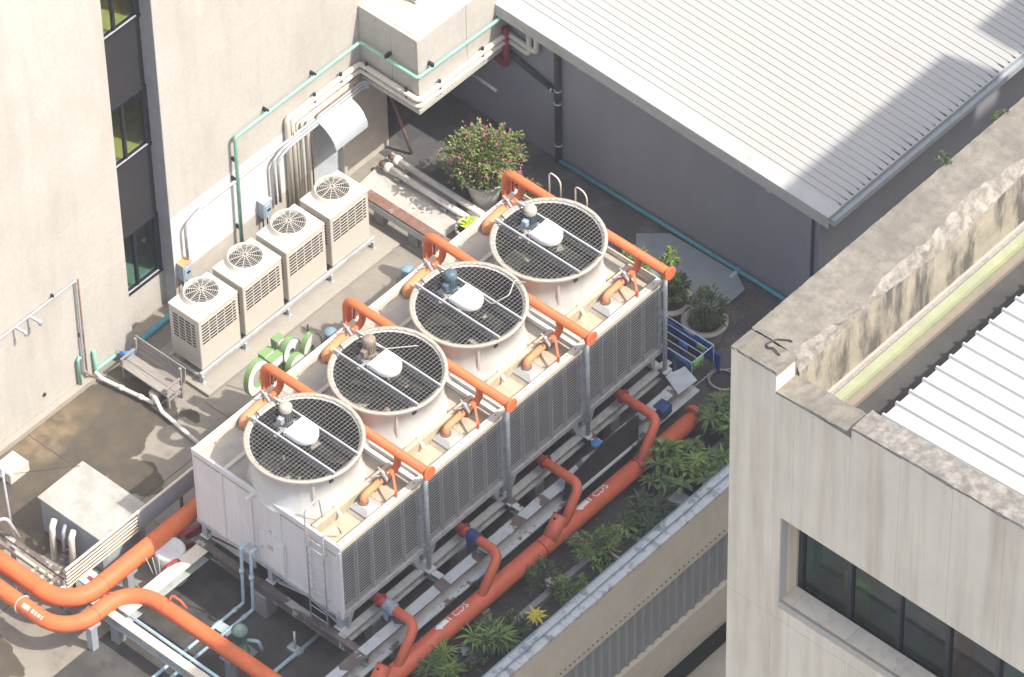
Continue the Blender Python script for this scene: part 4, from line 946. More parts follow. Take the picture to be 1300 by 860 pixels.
# rusty channel on posts + white pipes + pots near the door
rc = thing('rusty_channel', 'rusty brown steel channel on concrete posts beyond the farthest condensing unit', 'beam', (.3, 6.6, .7))
MB().box(-1.0, 3.5, 6.52, 6.80, .66, .70).box(-1.0, 3.5, 6.52, 6.545, .42, .66).box(-1.0, 3.5, 6.775, 6.80, .42, .66).build('channel', 'rust', rc)
MB().box(-1.0, 3.5, 6.50, 6.518, .44, .64).build('channel_web', 'steel_grey', rc)
for x in (-.55, .55, 1.7, 2.9): MB().box(x-.15, x+.15, 6.55, 6.77, .006, .42).build('post', 'concrete_grey', rc, bevel=.01)
for k, (y, z, lb) in enumerate(((7.90, .30, 'nearer of two white lagged pipes lying by the flower pot'), (8.22, .30, 'farther of two white lagged pipes lying by the flower pot'))):
    t = thing('lagged_pipe', lb, 'pipe', (0, y, z), 'white lagged pipes on the deck')
    MB().cyl((-1.42, y, z), (1.3, y, z-.02), .085, n=12).build('pipe_run', 'insul_white', t)
    MB().tube([(-1.56, y, z), (-1.53, y, z), (-1.46, y, z), (-1.40, y, z), (-1.38, y, z)], [.08, .12, .13, .115, .09], 12).build('end_ball', 'insul_white', t)
    MB().cyl((-1.72, y, z-.03), (-1.52, y, z), .075, n=10).build('rusty_stub', 'rust', t)
    for x in (-1.1, .4): MB().box(x-.08, x+.08, y-.12, y+.12, .05 if x < .9 else .012, z-.08).build('pipe_block', 'concrete_grey', t)
tag(pipe([(-2.02, 8.62, 1.9), (-1.75, 8.72, .9), (-1.55, 8.80, .06)], .04, .2, 8).build('leaning_pole', 'rust'), 'rusty pole leaning against the wall corner under the duct box', 'pole')
tag(MB().cyl((-1.3, 10.55, 1.72), (-.3, 10.52, 1.66), .045, n=8).build('stub_pipe', 'galv'), 'short galvanised pipe poking out beneath the duct box', 'pipe')
# ---- pipes on the grey wall
t = thing('black_downpipe', 'black downpipe on the dark grey wall with pale clamps', 'pipe', (1.32, 10.9, 0))
pipe([(1.32, 10.9, 3.75), (1.32, 10.9, .1)], .085, .05, 12).build('pipe_run', 'black_pipe', t)
pipe([(1.32, 10.9, 2.35), (-.4, 10.9, 2.75), (-1.6, 10.9, 2.85)], .075, .1, 10).build('branch_run', 'black_pipe', t)
for z in (2.42, 2.0, .62): MB().cyl((1.32, 10.9, z), (1.32, 10.9, z+.04), .10, n=14).build('clamp', 'pvc_blue', t)
MB().cyl((1.13, 10.9, 2.36), (1.17, 10.9, 2.35), .10, n=14).build('clamp', 'pvc_blue', t)
t = thing('cyan_wall_pipe', 'cyan pipe running along the foot of the dark grey wall', 'pipe', (4, 10.88, .14))
MB().tube(fillet([(1.34, 10.88, .14), (6.95, 10.88, .14), (9.6, 10.86, .14)], .1), .055, 10).build('pipe_run', 'pvc_cyan', t)
MB().cyl((6.9, 10.88, .14), (7.05, 10.88, .14), .08, n=12).build('coupling', 'pvc_cyan', t); pipe([(6.97, 10.86, .14), (6.97, 10.6, .10)], .05, n=10).build('stub', 'pvc_blue', t)
t = thing('red_standpipe', 'dark red pipe on the grey wall beside the duct box', 'pipe', (-.2, 10.85, 2.4))
pipe([(-1.0, 10.88, 2.42), (-.24, 10.82, 2.35), (-.22, 10.78, 3.6)], .085, .06, 12).build('pipe_run', 'dark_red', t)
MB().lathe([(.1, 0), (.1, .05)], (-.22, 10.78, 2.5), 12).build('collar', 'dark_red', t)
# deck joint drain
tag(MB().cyl((.42, 10.6, .02), (.42, 10.6, .09), .07, n=10).build('deck_drain', 'pvc_cyan'), 'small teal drain cap on the deck by the grey wall', 'drain')
# ================================================================== BIG SUPPLY PIPES, LOWER LEFT
def big_pipe(name, label, pts, r, mt, R, joints):
    t = thing(name, label, 'pipe', pts[0]); f = fillet(pts, R, 10)
    MB().tube(f, r, 28).build('pipe_run', mt, t)
    for p, d in joints:
        p = V3(p); d = V3(d).normalized(); MB().tube([p-d*.012, p+d*.012], r+.007, 28).build('weld_seam', 'red_pipe', t)
    return t
s1 = big_pipe('supply_main', 'large orange main emerging from under the tower and bending left, upper of two', [(3.13, 6.9, 1.0), (3.13, -7.36, 1.0), (-6, -7.45, 1.0)], .215, 'orange', .85, [((3.13, -4.8, 1.0), (0, 1, 0)), ((3.13, -6.35, 1.0), (0, 1, 0)), ((2.17, -7.37, 1.0), (1, .01, 0)), ((.7, -7.385, 1.0), (1, .01, 0))])
s2 = big_pipe('return_main', 'large orange main with two bends crossing the lower left, lower of two', [(-6, -7.95, 1.0), (3.63, -7.95, 1.0), (3.63, -5.95, 1.0), (9.4, -5.88, 1.0), (9.4, -6.5, 1.0)], .19, 'orange', .85, [((2.6, -7.95, 1.0), (1, 0, 0)), ((3.63, -6.55, 1.0), (0, 1, 0)), ((3.63, -7.1, 1.0), (0, 1, 0)), ((4.7, -5.935, 1.0), (1, .01, 0))])
t = s2
MB().box(4.55, 5.0, -6.0, -5.86, .80, .84).build('saddle', 'red_pipe', t)
pipe([(4.7, -5.85, 1.14), (4.7, -5.74, 1.27), (4.95, -5.72, 1.24), (5.1, -5.70, 1.1)], .03, .06, 8).build('drain_tap', 'red_pipe', t)
for y0_, x0_, lb in ((-7.385, .6, 'looped pale rope tied round the upper orange main'), (-7.95, 2.2, 'pale rope tied round the lower orange main')):
    tag(MB().tube([(x0_+.02*math.sin(a*2), y0_+(.235 if x0_ < 1 else .21)*math.cos(a), 1.0+(.235 if x0_ < 1 else .21)*math.sin(a)) for a in [2*math.pi*i/20 for i in range(21)]], .022, 6).build('rope_tie', 'hose'), lb, 'rope')
for par, pts_ in ((s1, ((3.13, -5.6, .79), (1.2, -7.39, .79), (3.13, -2.5, .79))), (s2, ((6.6, -5.915, .815), (8.6, -5.89, .815), (3.63, -7.25, .815), (1.0, -7.95, .815)))):
    for (x, y, z) in pts_:
        MB().box(x-.09, x+.09, y-.09, y+.09, .006, z-.04).build('pipe_stand', 'steel_grey', par); MB().box(x-.16, x+.16, y-.16, y+.16, z-.04, z+.03).build('stand_saddle', 'steel_grey', par)
# steel frame under and around the mains
def ibeam(name, label, a, b, w, h, mt, top=None, group=None):
    a, b = V3(a), V3(b); t = thing(name, label, 'beam', (a+b)/2, group)
    d = V3((0, 0, 1))
    MB().bar(a-d*.012, b-d*.012, w, .024).build('top_flange', top or mt, t); MB().bar(a-d*(h-.012), b-d*(h-.012), w, .024).build('bottom_flange', mt, t)
    MB().bar(a-d*(h/2), b-d*(h/2), .03, h-.048).build('web', mt, t); return t
ibeam('steel_beam', 'pale flaking steel beam running from the lower orange main to the tower', (4.02, -6.6, .95), (4.02, -4.1, .95), .34, .3, 'beam_grey', 'rim_white')
fb_ = ibeam('steel_beam', 'pale steel beam passing under the bend of the lower orange main', (3.2, -6.72, .82), (9.4, -6.72, .82), .22, .3, 'beam_grey', 'rim_white')
pipe([(3.3, -6.55, .87), (9.3, -6.55, .87)], .04, n=8).build('conduit', 'pvc_blue', fb_)
for x in (3.9, 6.2, 8.4): MB().box(x-.12, x+.12, -6.84, -6.6, .006, .52).build('post', 'concrete_grey', fb_, bevel=.01)
MB().box(7.0, 7.3, -6.9, -6.5, .83, .95).build('splice_box', 'plate', fb_)
rb1 = thing('brown_rail', 'brown rusty rail on posts in the far lower left, beside the antenna mast', 'beam', (.5, -6.85, 1.2))
MB().box(-6, 2.5, -6.92, -6.80, 1.12, 1.2).build('rail', 'rust_beam', rb1)
MB().box(-6, 2.5, -6.9, -6.82, .72, .80).build('lower_rail', 'rim_white', rb1)
for x in (-2.5, .2, 2.4): MB().box(x-.05, x+.05, -6.91, -6.81, 0, 1.12).build('post', 'steel_grey', rb1)
for k in range(4): MB().bar((1.6+k*.28, -7.1, .85), (1.6+k*.28, -6.85, .85), .07, .05).build('rung', 'rim_white', rb1)
# stack of channels (cable tray) from the rail corner to the tower
ct = thing('cable_tray', 'long pale cable tray of parallel channels beside the grey cabinet', 'cable tray', (2.5, -4.8, 1.2))
MB().box(2.47, 2.52, -6.85, -2.4, 1.37, 1.42).build('top_angle', 'rim_white', ct)
for i in range(5): MB().box(2.49, 2.515, -6.85, -4.6, .80+i*.11, .835+i*.11).build('slat', 'rim_white', ct)
MB().box(2.495, 2.515, -4.58, -2.4, .8, 1.36).build('side_sheet', 'cabinet_side', ct)
for y in (-6.6, -4.6, -3.2): MB().box(2.42, 2.48, y-.03, y+.03, 0, 1.36).build('post', 'rust', ct)
pt = thing('plastic_tray', 'small pale blue tray with a red label under the cable tray', 'box', (2.75, -6.35, .95))
MB().box(2.62, 2.95, -6.6, -6.2, .9, .96).build('tray', 'pvc_blue', pt); MB().box(2.72, 2.84, -6.45, -6.36, .96, .98).build('label', 'dark_red', pt)
pipe([(2.75, -6.4, 0.006), (2.75, -6.4, .9)], .03, n=6).build('leg', 'galv', pt)
# grey cabinet
cb_ = thing('grey_cabinet', 'large grey metal cabinet with a stained flat top, left of the towers', 'cabinet', (1.3, -4.9, 0))
MB().box(.36, 2.28, -5.55, -4.2, .05, 1.13).build('body', 'cabinet_side', cb_, bevel=.012)
MB().box(.32, 2.32, -5.60, -4.15, 1.13, 1.19).build('top', 'box_top', cb_, bevel=.015)
MB().box(.4, 2.24, -5.5, -4.25, 0.006, .05).build('plinth', 'concrete_grey', cb_)
MB().box(1.9, 2.281, -5.4, -4.9, .25, .8).build('side_sheet', 'plate', cb_)
# three short pipes leaning at the cabinet
for k, (x, y, mt, lb) in enumerate(((1.02, -5.85, 'pvc_white', 'left of three short pipes standing against the grey cabinet'), (1.32, -5.80, 'cabinet_side', 'middle of three short pipes standing against the grey cabinet'), (1.58, -5.80, 'pvc_white', 'right of three short pipes standing against the grey cabinet'))):
    q = thing('short_pipe', lb, 'pipe', (x, y, 0), 'short pipes at the cabinet')
    pipe([(x+.1, y-.12, 0), (x, y, .88), (x-.08, y+.16, .96)], .075 if k != 1 else .045, .08, 10).build('pipe_run', mt, q)
    if k == 1: MB().cyl((x+.06, y-.05, .3), (x+.06, y-.06, .38), .07, n=10).build('joint', 'rust', q)
# concrete block + antenna mast + guys
bp = at(16, 600, z=0)
tag(MB().box(bp.x-.26, bp.x+.26, bp.y-.3, bp.y+.3, .0, .32).build('concrete_block', 'pvc_cream', bevel=.02), 'pale concrete block with wires over it, far left on the wet deck', 'block')
am = thing('antenna_mast', 'thin steel mast with guy wires by the brown rail', 'mast', (.75, -6.75, 0))
tp = V3((.55, -6.7, 3.45))
MB().cyl((.78, -6.76, .3), tp, .028, n=8).build('mast', 'galv', am); MB().lathe([(0, -.05), (.06, -.05), (.06, .05), (0, .05)], tp-V3((0, 0, .45)), 10).build('collar', 'galv', am)
MB().box(.70, .86, -6.86, -6.70, 0, .9).build('base', 'galv', am)
for q in ((bp.x, bp.y, .33), (.4, -4.3, 1.2), (-2.1, -6.3, .4)): MB().cyl(tp-V3((0, 0, .45)), q, .006, n=4).build('guy_wire', 'dark_metal', am)
q = thing('bent_standpipe', 'bent galvanised pipe beside the antenna mast', 'pipe', (.65, -7.2, 0)); pipe([(.45, -7.25, .1), (.45, -7.22, 1.75), (.75, -6.9, 1.9), (.9, -6.72, 1.2)], .045, .12, 8).build('pipe_run', 'galv', q)
# white drum with red frame
dm = thing('white_drum', 'white plastic drum with a red tubular handle frame beneath the upper orange main', 'drum', (3.5, -4.62, 0))
MB().lathe([(0, .006), (.34, .006), (.37, .05), (.37, .92), (.34, .98), (.30, 1.0), (.26, .98), (0, .96)], (3.5, -4.62, 0), 28).build('body', 'tank_white', dm)
pipe([(3.80, -5.05, .25), (3.80, -5.05, .95), (3.90, -4.75, 1.0), (3.90, -4.7, .25)], .045, .06, 8).build('handle_frame', 'dark_red', dm); MB().cyl((3.82, -5.05, .6), (3.90, -4.72, .6), .04, n=8).build('handle_bar', 'dark_red', dm)
q = thing('red_valves', 'cluster of dark red pipes under the tower corner beside the drum', 'pipe', (3.7, -3.6, .6))
for dz, dy in ((.2, 0), (.45, .18), (.7, -.05)): MB().cyl((3.35, -4.15+dy, dz+.2), (3.6, -3.2+dy, dz+.2), .055, n=10).build('pipe_run', 'dark_red', q)
# light blue pipes from the tower end
for k, (x, lb) in enumerate(((5.28, 'left of two pale blue pipes dropping from the tower end wall'), (5.58, 'right of two pale blue pipes dropping from the tower end wall'))):
    q = thing('blue_pipe', lb, 'pipe', (x, -4.1, 0), 'pale blue pipes at the tower end'); d = .06*k
    pipe([(x+.06, -3.80, 1.92+d), (x+.02, -4.12, 1.92+d), (x, -4.16, .07), (x, -9.5, .07)], .042, .07, 8).build('pipe_run', 'pvc_blue', q)
    MB().cyl((x+.01, -4.15, 1.1), (x+.01, -4.15, 1.2), .058, n=10).build('coupling', 'pvc_blue', q)
    for y in (-4.5, -5.6): MB().cyl((x, y, .07), (x, y+.1, .07), .056, n=10).build('coupling', 'pvc_blue', q)
tag(MB().box(5.2, 5.66, -5.1, -4.85, .006, .05).build('pipe_plate', 'plate'), 'small grey plate under the two pale blue pipes', 'plate')
q = thing('floor_conduit', 'single pale blue pipe on the deck from the tower corner towards the bottom edge', 'pipe', (7, -6, 0)); pipe([(7.2, -3.6, .08), (7.15, -9.5, .08)], .05, n=8).build('pipe_run', 'pvc_blue', q)
pg = thing('green_pump', 'small green cylindrical pump standing behind the lower orange main', 'pump', (6.2, -5.2, 0))
MB().lathe([(0, .03), (.2, .03), (.2, .08), (.15, .1), (.15, .66), (.185, .68), (.185, .78), (.12, .8), (.1, .86), (0, .86)], (6.2, -5.2, 0), 20).build('body', 'pump_green', pg)
pipe([(6.33, -5.12, .45), (6.55, -4.98, .45), (6.62, -4.95, .15)], .045, .07, 8).build('outlet', 'pvc_blue', pg); MB().box(5.95, 6.5, -5.45, -4.95, .006, .03).build('base_plate', 'concrete_grey', pg)
dc = thing('drain_marker', 'small pale bracket with an upright rod on the dark deck before the tower', 'bracket', (7.1, -4.6, 0))
p = at(375, 826, z=.02); MB().box(p.x-.18, p.x+.18, p.y-.1, p.y+.1, .006, .10).build('base', 'plate', dc, bevel=.01); MB().cyl((p.x, p.y, .1), (p.x-.02, p.y+.02, .62), .025, n=8).build('rod', 'pvc_white', dc)
for (x, y, lb) in ((5.75, -3.95, 'concrete pier below the tower end wall, beside the blue pipes'), (7.0, -7.6, 'rounded concrete lump at the bottom edge beneath the orange main')):
    tag(MB().box(x-.22, x+.22, y-.2, y+.2, .006, .72 if y > -5 else .35).build('concrete_pier', 'concrete_grey', bevel=.03), lb, 'pier')
tag(MB().prism([(1.2, -13, 0), (2.0, -13, 0), (2.55, -9.5, 0), (2.2, -9.5, 0)], (0, 0, .5)).build('edge_upstand', 'coping_grime', bevel=.02), 'pale concrete upstand in the bottom left corner', 'wall')
# wires on the mains
q = thing('thin_hoses', 'thin pale wires hanging between the two orange mains', 'cable', (3.5, -5.5, .8))
for k in range(3): pipe([(3.45+.1*k, -5.3+.1*k, 1.2), (3.6+.08*k, -5.2, .5), (3.5+.1*k, -4.9+.12*k, .3)], .012, .2, 5).build('wire', 'hose', q)
# ================================================================== FRONT STEELWORK AND RED COLLECTOR
fbm = ibeam('support_beam', 'grey steel beam directly under the louvred front of the towers', (8.16, -4.0, 1.0), (8.16, 7.0, 1.0), .20, .28, 'beam_grey')
# outer beam with peeling paint plates
ob2 = ibeam('outer_beam', 'outer steel beam with patches of peeling pale paint, between towers and red header', (8.82, -7.5, 1.0), (8.82, 7.0, 1.0), .30, .36, 'beam_grey', 'rust_beam')
MB().box(8.90, 9.10, -7.5, 7.0, .62, .66).build('lower_flange', 'peel_beam', ob2)
pr_ = random.Random(5); y = -5.6
while y < 6.3:
    L_ = pr_.uniform(.5, 1.15); gapy = pr_.uniform(.25, .8); MB().prism([(8.69, y, 1.001), (8.955, y+pr_.uniform(-.05, .05), 1.001), (8.955, y+L_+pr_.uniform(-.08, .08), 1.001), (8.80, y+L_-.03, 1.001), (8.69, y+L_+pr_.uniform(-.08, .08), 1.001)], (0, 0, .006)).build('paint_patch', 'plate', ob2); y += L_+gapy
nb = ibeam('end_beam', 'rusty beam crossing beneath the near end of the towers', (3.7, -4.02, .99), (9.0, -4.02, .99), .18, .26, 'rust_beam')
for k, y in enumerate(YB[1:]):
    ibeam('cross_beam', ['first', 'second', 'third', 'farthest'][k] + ' short cross beam under a standpipe, counted from the near end', (3.8, y, .985), (8.7, y, .985), .16, .24, 'rust_beam', 'peel_beam', group='cross beams under the towers')
pn = 0
for y in (-3.0, -.2, 2.4, 5.0):
    for x in (4.3, 8.16, 8.82):
        pn += 1
        tag(MB().box(x-.13, x+.13, y-.15, y+.15, .006, .66 if x > 8.5 else .72).build('support_pier', 'concrete_grey', bevel=.015), 'concrete pier %s, %s' % ({4.3: 'under the rear of the towers', 8.16: 'under the louvred front beam', 8.82: 'under the outer beam'}[x], {-3.0: 'below the nearest cell', -.2: 'below the second cell', 2.4: 'below the third cell', 5.0: 'below the farthest cell'}[y]), 'pier', 'piers under the tower steelwork')
# collector
RX, RZ, RR = 9.52, .58, .205
col = thing('red_collector', 'long red-orange header on the deck in front of the towers, with a blind flange', 'pipe', (RX, 0, 0))
MB().tube([(RX, -9.5, RZ), (RX, -3.9, RZ), (RX, 6.30, RZ)], [.23, .23, RR], 28).build('header_pipe', 'red_pipe', col)
MB().cyl((RX, 6.30, RZ), (RX, 6.35, RZ), .30, n=28).cyl((RX, 6.36, RZ), (RX, 6.41, RZ), .30, n=28).build('blind_flange', 'red_pipe', col)
bb = MB()
for q_ in range(12):
    a = 2*math.pi*q_/12; bb.cyl((RX+.26*math.cos(a), 6.27, RZ+.26*math.sin(a)), (RX+.26*math.cos(a), 6.44, RZ+.26*math.sin(a)), .02, n=6)
bb.build('flange_bolts', 'rust', col)
for y in (-3.2, 1.05, 4.3): MB().tube([(RX, y-.012, RZ), (RX, y+.012, RZ)], RR+.022, 28).build('weld_seam', 'dark_red', col)
for y in (-4, -1, 2, 5): MB().box(RX-.22, RX+.22, y-.1, y+.1, .006, .40).build('saddle_block', 'concrete_grey', col)
BY = [-2.85, -.12, 2.59, 5.25]
wraps = ['wrap_grey', 'wrap_blue', None, None]
for i, y in enumerate(BY):
    b = thing('branch_pipe', ['nearest red branch pipe, wrapped in grey tape', 'second red branch pipe, wrapped in dark blue tape', 'third red branch pipe, beside the capped stub', 'farthest red branch pipe, above the black sheet'][i], 'pipe', (8.8, y, 1.2), 'red branch pipes from towers to collector')
    MB().tube(fillet([(7.9, y, 1.3), (9.33, y, 1.3), (9.56, y-.95, .62)], .26, 8), .115, 16).build('pipe_run', 'red_pipe', b)
    MB().cyl((8.27, y, 1.3), (8.32, y, 1.3), .17, n=18).build('flange', 'dark_red', b)
    if wraps[i]:
        w = MB(); rr_ = random.Random(i); prof = []
        ptsw = [V3((8.42+.04*j, y, 1.3)) for j in range(9)]
        MB().tube(ptsw, [.12]+[.15+rr_.uniform(-.01, .02) for _ in range(7)]+[.12], 12).build('tape_wrap', wraps[i], b)
        MB().prism([(8.46, y-.13, 1.22), (8.66, y-.15, 1.22), (8.62, y-.17, .98), (8.5, y-.16, 1.02)], (0, .02, 0)).build('tape_tail', wraps[i], b)
for y, lb in ((1.45, 'capped stub on the red collector below the third branch'), (-4.35, 'capped stub on the red collector at the bottom edge')):
    st_ = thing('capped_stub', lb, 'pipe', (RX, y, RZ), 'capped stubs on the collector')
    d = V3((-.12, .55, .42)).normalized(); a = V3((RX, y-.1, RZ+.03)); MB().tube([a, a+d*.62], [.205, .165], 22).build('reducer', 'red_pipe', st_)
    e = a+d*.62; MB().tube([e, e+d*.01], .172, 22).build('cap', 'dark_red', st_); MB().cyl(e-d*.2+V3((-.02, -.05, .16)), e-d*.2+V3((-.02, -.05, .19)), .03, n=8).build('port', 'black_void', st_)
# lettering on the pipes: arrow and CDS, wrapped on the pipe surface
def pipe_text(txt, par, yref, ang, size, r, axis='y', cx=RX, cz=RZ, name='lettering', flip=1):
    cu = bpy.data.curves.new('t', 'FONT'); cu.body = txt; cu.size = size; cu.resolution_u = 2
    o = bpy.data.objects.new('t', cu); COL.objects.link(o); dg = bpy.context.evaluated_depsgraph_get(); dg.update()
    me = bpy.data.meshes.new_from_object(o.evaluated_get(dg)); bpy.data.objects.remove(o)
    b = MB()
    for p in me.polygons:
        pts = []
        for vi in p.vertices:
            v = me.vertices[vi].co; a = ang + v.y/r
            if axis == 'y': pts.append((cx - r*math.cos(a)*1.012*-1, yref+v.x, cz+r*math.sin(a)*1.012))
            else: pts.append((yref+v.x, cx+r*math.cos(a)*1.012*-1, cz+r*math.sin(a)*1.012))
        b.face(pts)
    return b.build(name, 'lettering', par, recalc=False)
for y in (-1.82, 2.86):
    ra = .23-(y+3.9)/10.2*.025+.004; pipe_text('CDS', col, y, math.radians(79), .24, ra)
    ar = MB(); ra += .003
    def S(yy, v):
        a = math.radians(79)+v/ra; return (RX+ra*math.cos(a), yy, RZ+ra*math.sin(a))
    for (ya_, yb_, h0, h1) in ((y-.56, y-.42, 0.0, .115), (y-.42, y-.18, .075, .075), (y-.14, y-.10, .07, .07)):
        for j in range(6):
            f0, f1 = j/6, (j+1)/6
            ar.face([S(ya_, .09-h0+2*h0*f0), S(yb_, .09-h1+2*h1*f0), S(yb_, .09-h1+2*h1*f1), S(ya_, .09-h0+2*h0*f1)])
    ar.build('flow_arrow', 'lettering', col, recalc=False)
# flow mark on the lower main
ar = MB()
for (xa_, xb_, hw_) in ((2.34, 2.54, .05), (2.6, 2.68, .04), (2.72, 2.76, .045), (2.80, 2.88, .035), (2.92, 2.95, .045)):
    for j in range(4):
        a0 = math.radians(118)+(-hw_+2*hw_*j/4)/.19; a1 = math.radians(118)+(-hw_+2*hw_*(j+1)/4)/.19
        def S2(x, a): return (x, -7.95+.193*math.cos(a), 1.0+.193*math.sin(a))
        ar.face([S2(xa_, a0), S2(xb_, a0), S2(xb_, a1), S2(xa_, a1)])
ar.build('faded_mark', 'lettering', s2, recalc=False)
# black sheet standing between beam and collector
bs = MB().prism([(8.99, 2.3, .30), (9.02, 4.9, .32), (8.98, 4.98, 1.40), (8.97, 3.9, 1.50), (8.98, 2.5, 1.20)], (.03, 0, 0)).build('black_sheet', 'black_sheet'); tag(bs, 'black rubber sheet standing on edge between the outer beam and the red collector', 'sheet')
tag(MB().prism([(8.45, 6.55, 1.01), (9.05, 6.3, 1.03), (9.1, 6.9, 1.06), (8.6, 7.05, 1.05)], (0, 0, .02)).build('metal_plate', 'plate'), 'loose pale metal plate on the far end of the outer beam', 'plate')
bw = MB().box(8.82, 9.15, 5.65, 6.0, .75, 1.05).build('blue_wrap', 'wrap_blue', bevel=.05); tag(bw, 'dark blue bundle hung on the outer beam near the blind flange', 'bundle')
tag(MB().lathe([(0, 0), (.13, .0), (.12, .05), (0, .07)], (8.62, 3.95, 1.0), 12).build('bottle_lid', 'cloth_sky'), 'small bright blue cap on the cross beam foot', 'cap')
lit = random.Random(9)
deb = [((9.15, -2.2), 'pale blue rag'), ((9.95, -1.9), 'crumpled pale paper'), ((10.0, .8), 'pale plastic scrap'), ((10.05, 1.9), 'white crumpled sheet'), ((9.1, 3.9), 'small round white lid'), ((9.95, -3.2), 'grey stone chunk')]
for (x, y), lb in deb:
    g = MB(); n = 8
    for i in range(n):
        a, a2 = 2*math.pi*i/n, 2*math.pi*(i+1)/n; r1, r2 = .12+.06*lit.random(), .12+.06*lit.random()
        g.face([(x, y, .10), (x+r1*math.cos(a), y+r1*math.sin(a), .01+.03*lit.random()), (x+r2*math.cos(a2), y+r2*math.sin(a2), .01)])
    tag(g.build('litter', 'plastic_white' if 'white' in lb or 'pale' in lb else 'concrete_grey'), lb + ' on the dark deck beside the red collector', 'litter', 'litter around the collector')
# ================================================================== PLANTS, POTS, DRYING RACK
def bush(rnd, c, rx, ry, rz, n, L, W, mats, par, names=None, shell=.55):
    """leaf clumps spread through an ellipsoid; mats: list of (material, share)"""
    bs = {m: MB() for m, _ in mats}; c = V3(c)
    clumps = []
    for _ in range(max(8, n//14)):
        while True:
            v = V3((rnd.uniform(-1, 1), rnd.uniform(-1, 1), rnd.uniform(-1, 1)))
            if shell < v.length < 1: break
        clumps.append(V3((v.x*rx, v.y*ry, v.z*rz)) * rnd.uniform(.85, 1.12))
    for _ in range(n):
        q = rnd.choice(clumps); o = q + V3((rnd.gauss(0, .13)*rx, rnd.gauss(0, .13)*ry, rnd.gauss(0, .13)*rz))
        d = (o.normalized() + V3((rnd.uniform(-.8, .8), rnd.uniform(-.8, .8), rnd.uniform(-.2, .9)))).normalized()
        x = rnd.random(); acc = 0
        for m, s_ in mats:
            acc += s_
            if x <= acc: break
        bs[m].leaf(c+o, d, (0, 0, 1), L*rnd.uniform(.7, 1.3), W*rnd.uniform(.7, 1.3), rnd.uniform(0, .4))
    for i, (m, _) in enumerate(mats):
        if bs[m].f: bs[m].build((names or ['foliage']*9)[i], m, par, recalc=False)['kind'] = 'stuff'
def stems(rnd, base, c, n, par, r=.02, mt='bark'):
    b = MB(); base = V3(base); c = V3(c)
    for i in range(n):
        a = rnd.uniform(0, 6.28); rr = rnd.uniform(.2, .7)*(c.z-base.z)*.5
        b.tube([base+V3((rnd.uniform(-.05, .05), rnd.uniform(-.05, .05), 0)), (base+c)/2+V3((rr*.4*math.cos(a), rr*.4*math.sin(a), 0)), c+V3((rr*math.cos(a), rr*math.sin(a), rnd.uniform(-.1, .2)))], [r, r*.7, r*.35], 6)
    b.build('stem', mt, par)
def rosette(b, rnd, c, n, L, W, lift=.5):
    for i in range(n):
        a = 2*math.pi*i/n*2.4+rnd.uniform(-.2, .2); el = rnd.uniform(-.15, 1.1)*lift+.15
        b.leaf(c, (math.cos(a)*math.cos(el), math.sin(a)*math.cos(el), math.sin(el)), (0, 0, 1), L*rnd.uniform(.75, 1.15), W, rnd.uniform(.15, .45))
def pot(t, c, r0, r1, h, mt, rim=.04):
    c = V3(c)
    MB().lathe([(0, .006), (r0, .006), (r0*1.0+(r1-r0)*.6, h*.6), (r1, h-.07), (r1+rim*.6, h-.06), (r1+rim*.6, h), (r1-rim, h), (r1-rim-.01, h-.1)], c, 32).build('pot', mt, t)
    MB().lathe([(0, h-.07), (r1-rim-.005, h-.09)], c, 24).build('soil', 'soil', t)
rnd = random.Random(21)
# big flowering shrub
fp = at(612, 256, z=0)
t = thing('flowering_shrub', 'round shrub full of pink flowers in a tall white pot beyond the towers', 'plant', (.85, 8.72, 0))
c0 = V3((.85, 8.78, 0))
pot(t, c0, .30, .46, .82, 'pot_white')
stems(rnd, c0+V3((0, 0, .75)), c0+V3((0, 0, 1.4)), 9, t, .022)
bush(rnd, c0+V3((0, 0, 1.52)), .78, .78, .64, 4200, .095, .058, [('leaf_mid', .45), ('leaf_light', .31), ('leaf_dark', .10), ('flower_pink', .08), ('flower_salmon', .06)], t, ['foliage', 'foliage', 'foliage', 'blossom', 'blossom'], .35)
for _ in range(9):
    a = rnd.uniform(0, 6.28); el = rnd.uniform(-.1, 1.3); q = c0+V3((.84*math.cos(a)*math.cos(el), .84*math.sin(a)*math.cos(el), 1.52+.72*math.sin(el)))
    bush(rnd, q, .2, .2, .22, 70, .095, .05, [('leaf_mid', .45), ('leaf_light', .35), ('flower_pink', .12), ('flower_salmon', .08)], t, ['foliage', 'foliage', 'blossom', 'blossom'], .1)
# small round pot with lime plant
t = thing('lime_plant', 'low pot with lime green leaves beside the lagged pipes', 'plant', (1.45, 7.62, 0)); c0 = V3((1.42, 7.62, 0))
pot(t, c0, .27, .34, .42, 'pot'); b = MB()
for i in range(26): b.leaf(c0+V3((rnd.uniform(-.05, .12), rnd.uniform(-.1, .1), .38)), (rnd.uniform(-.6, .8), rnd.uniform(-.6, .6), rnd.uniform(.5, 1.2)), (0, 0, 1), rnd.uniform(.22, .4), .13, .3)
b.build('foliage', 'leaf_lime', t, recalc=False)
t = thing('potted_plant', 'dark reddish plant in a round pot seen through the farthest header loop', 'plant', (2.6, 7.9, 0)); c0 = at(668, 243, z=.6); c0.z = 0
pot(t, c0, .26, .34, .5, 'pot_white'); bush(rnd, c0+V3((0, 0, .72)), .34, .34, .28, 260, .12, .06, [('leaf_mid', .5), ('leaf_dark', .2), ('flower_pink', .3)], t, ['foliage', 'foliage', 'blossom'], .3)
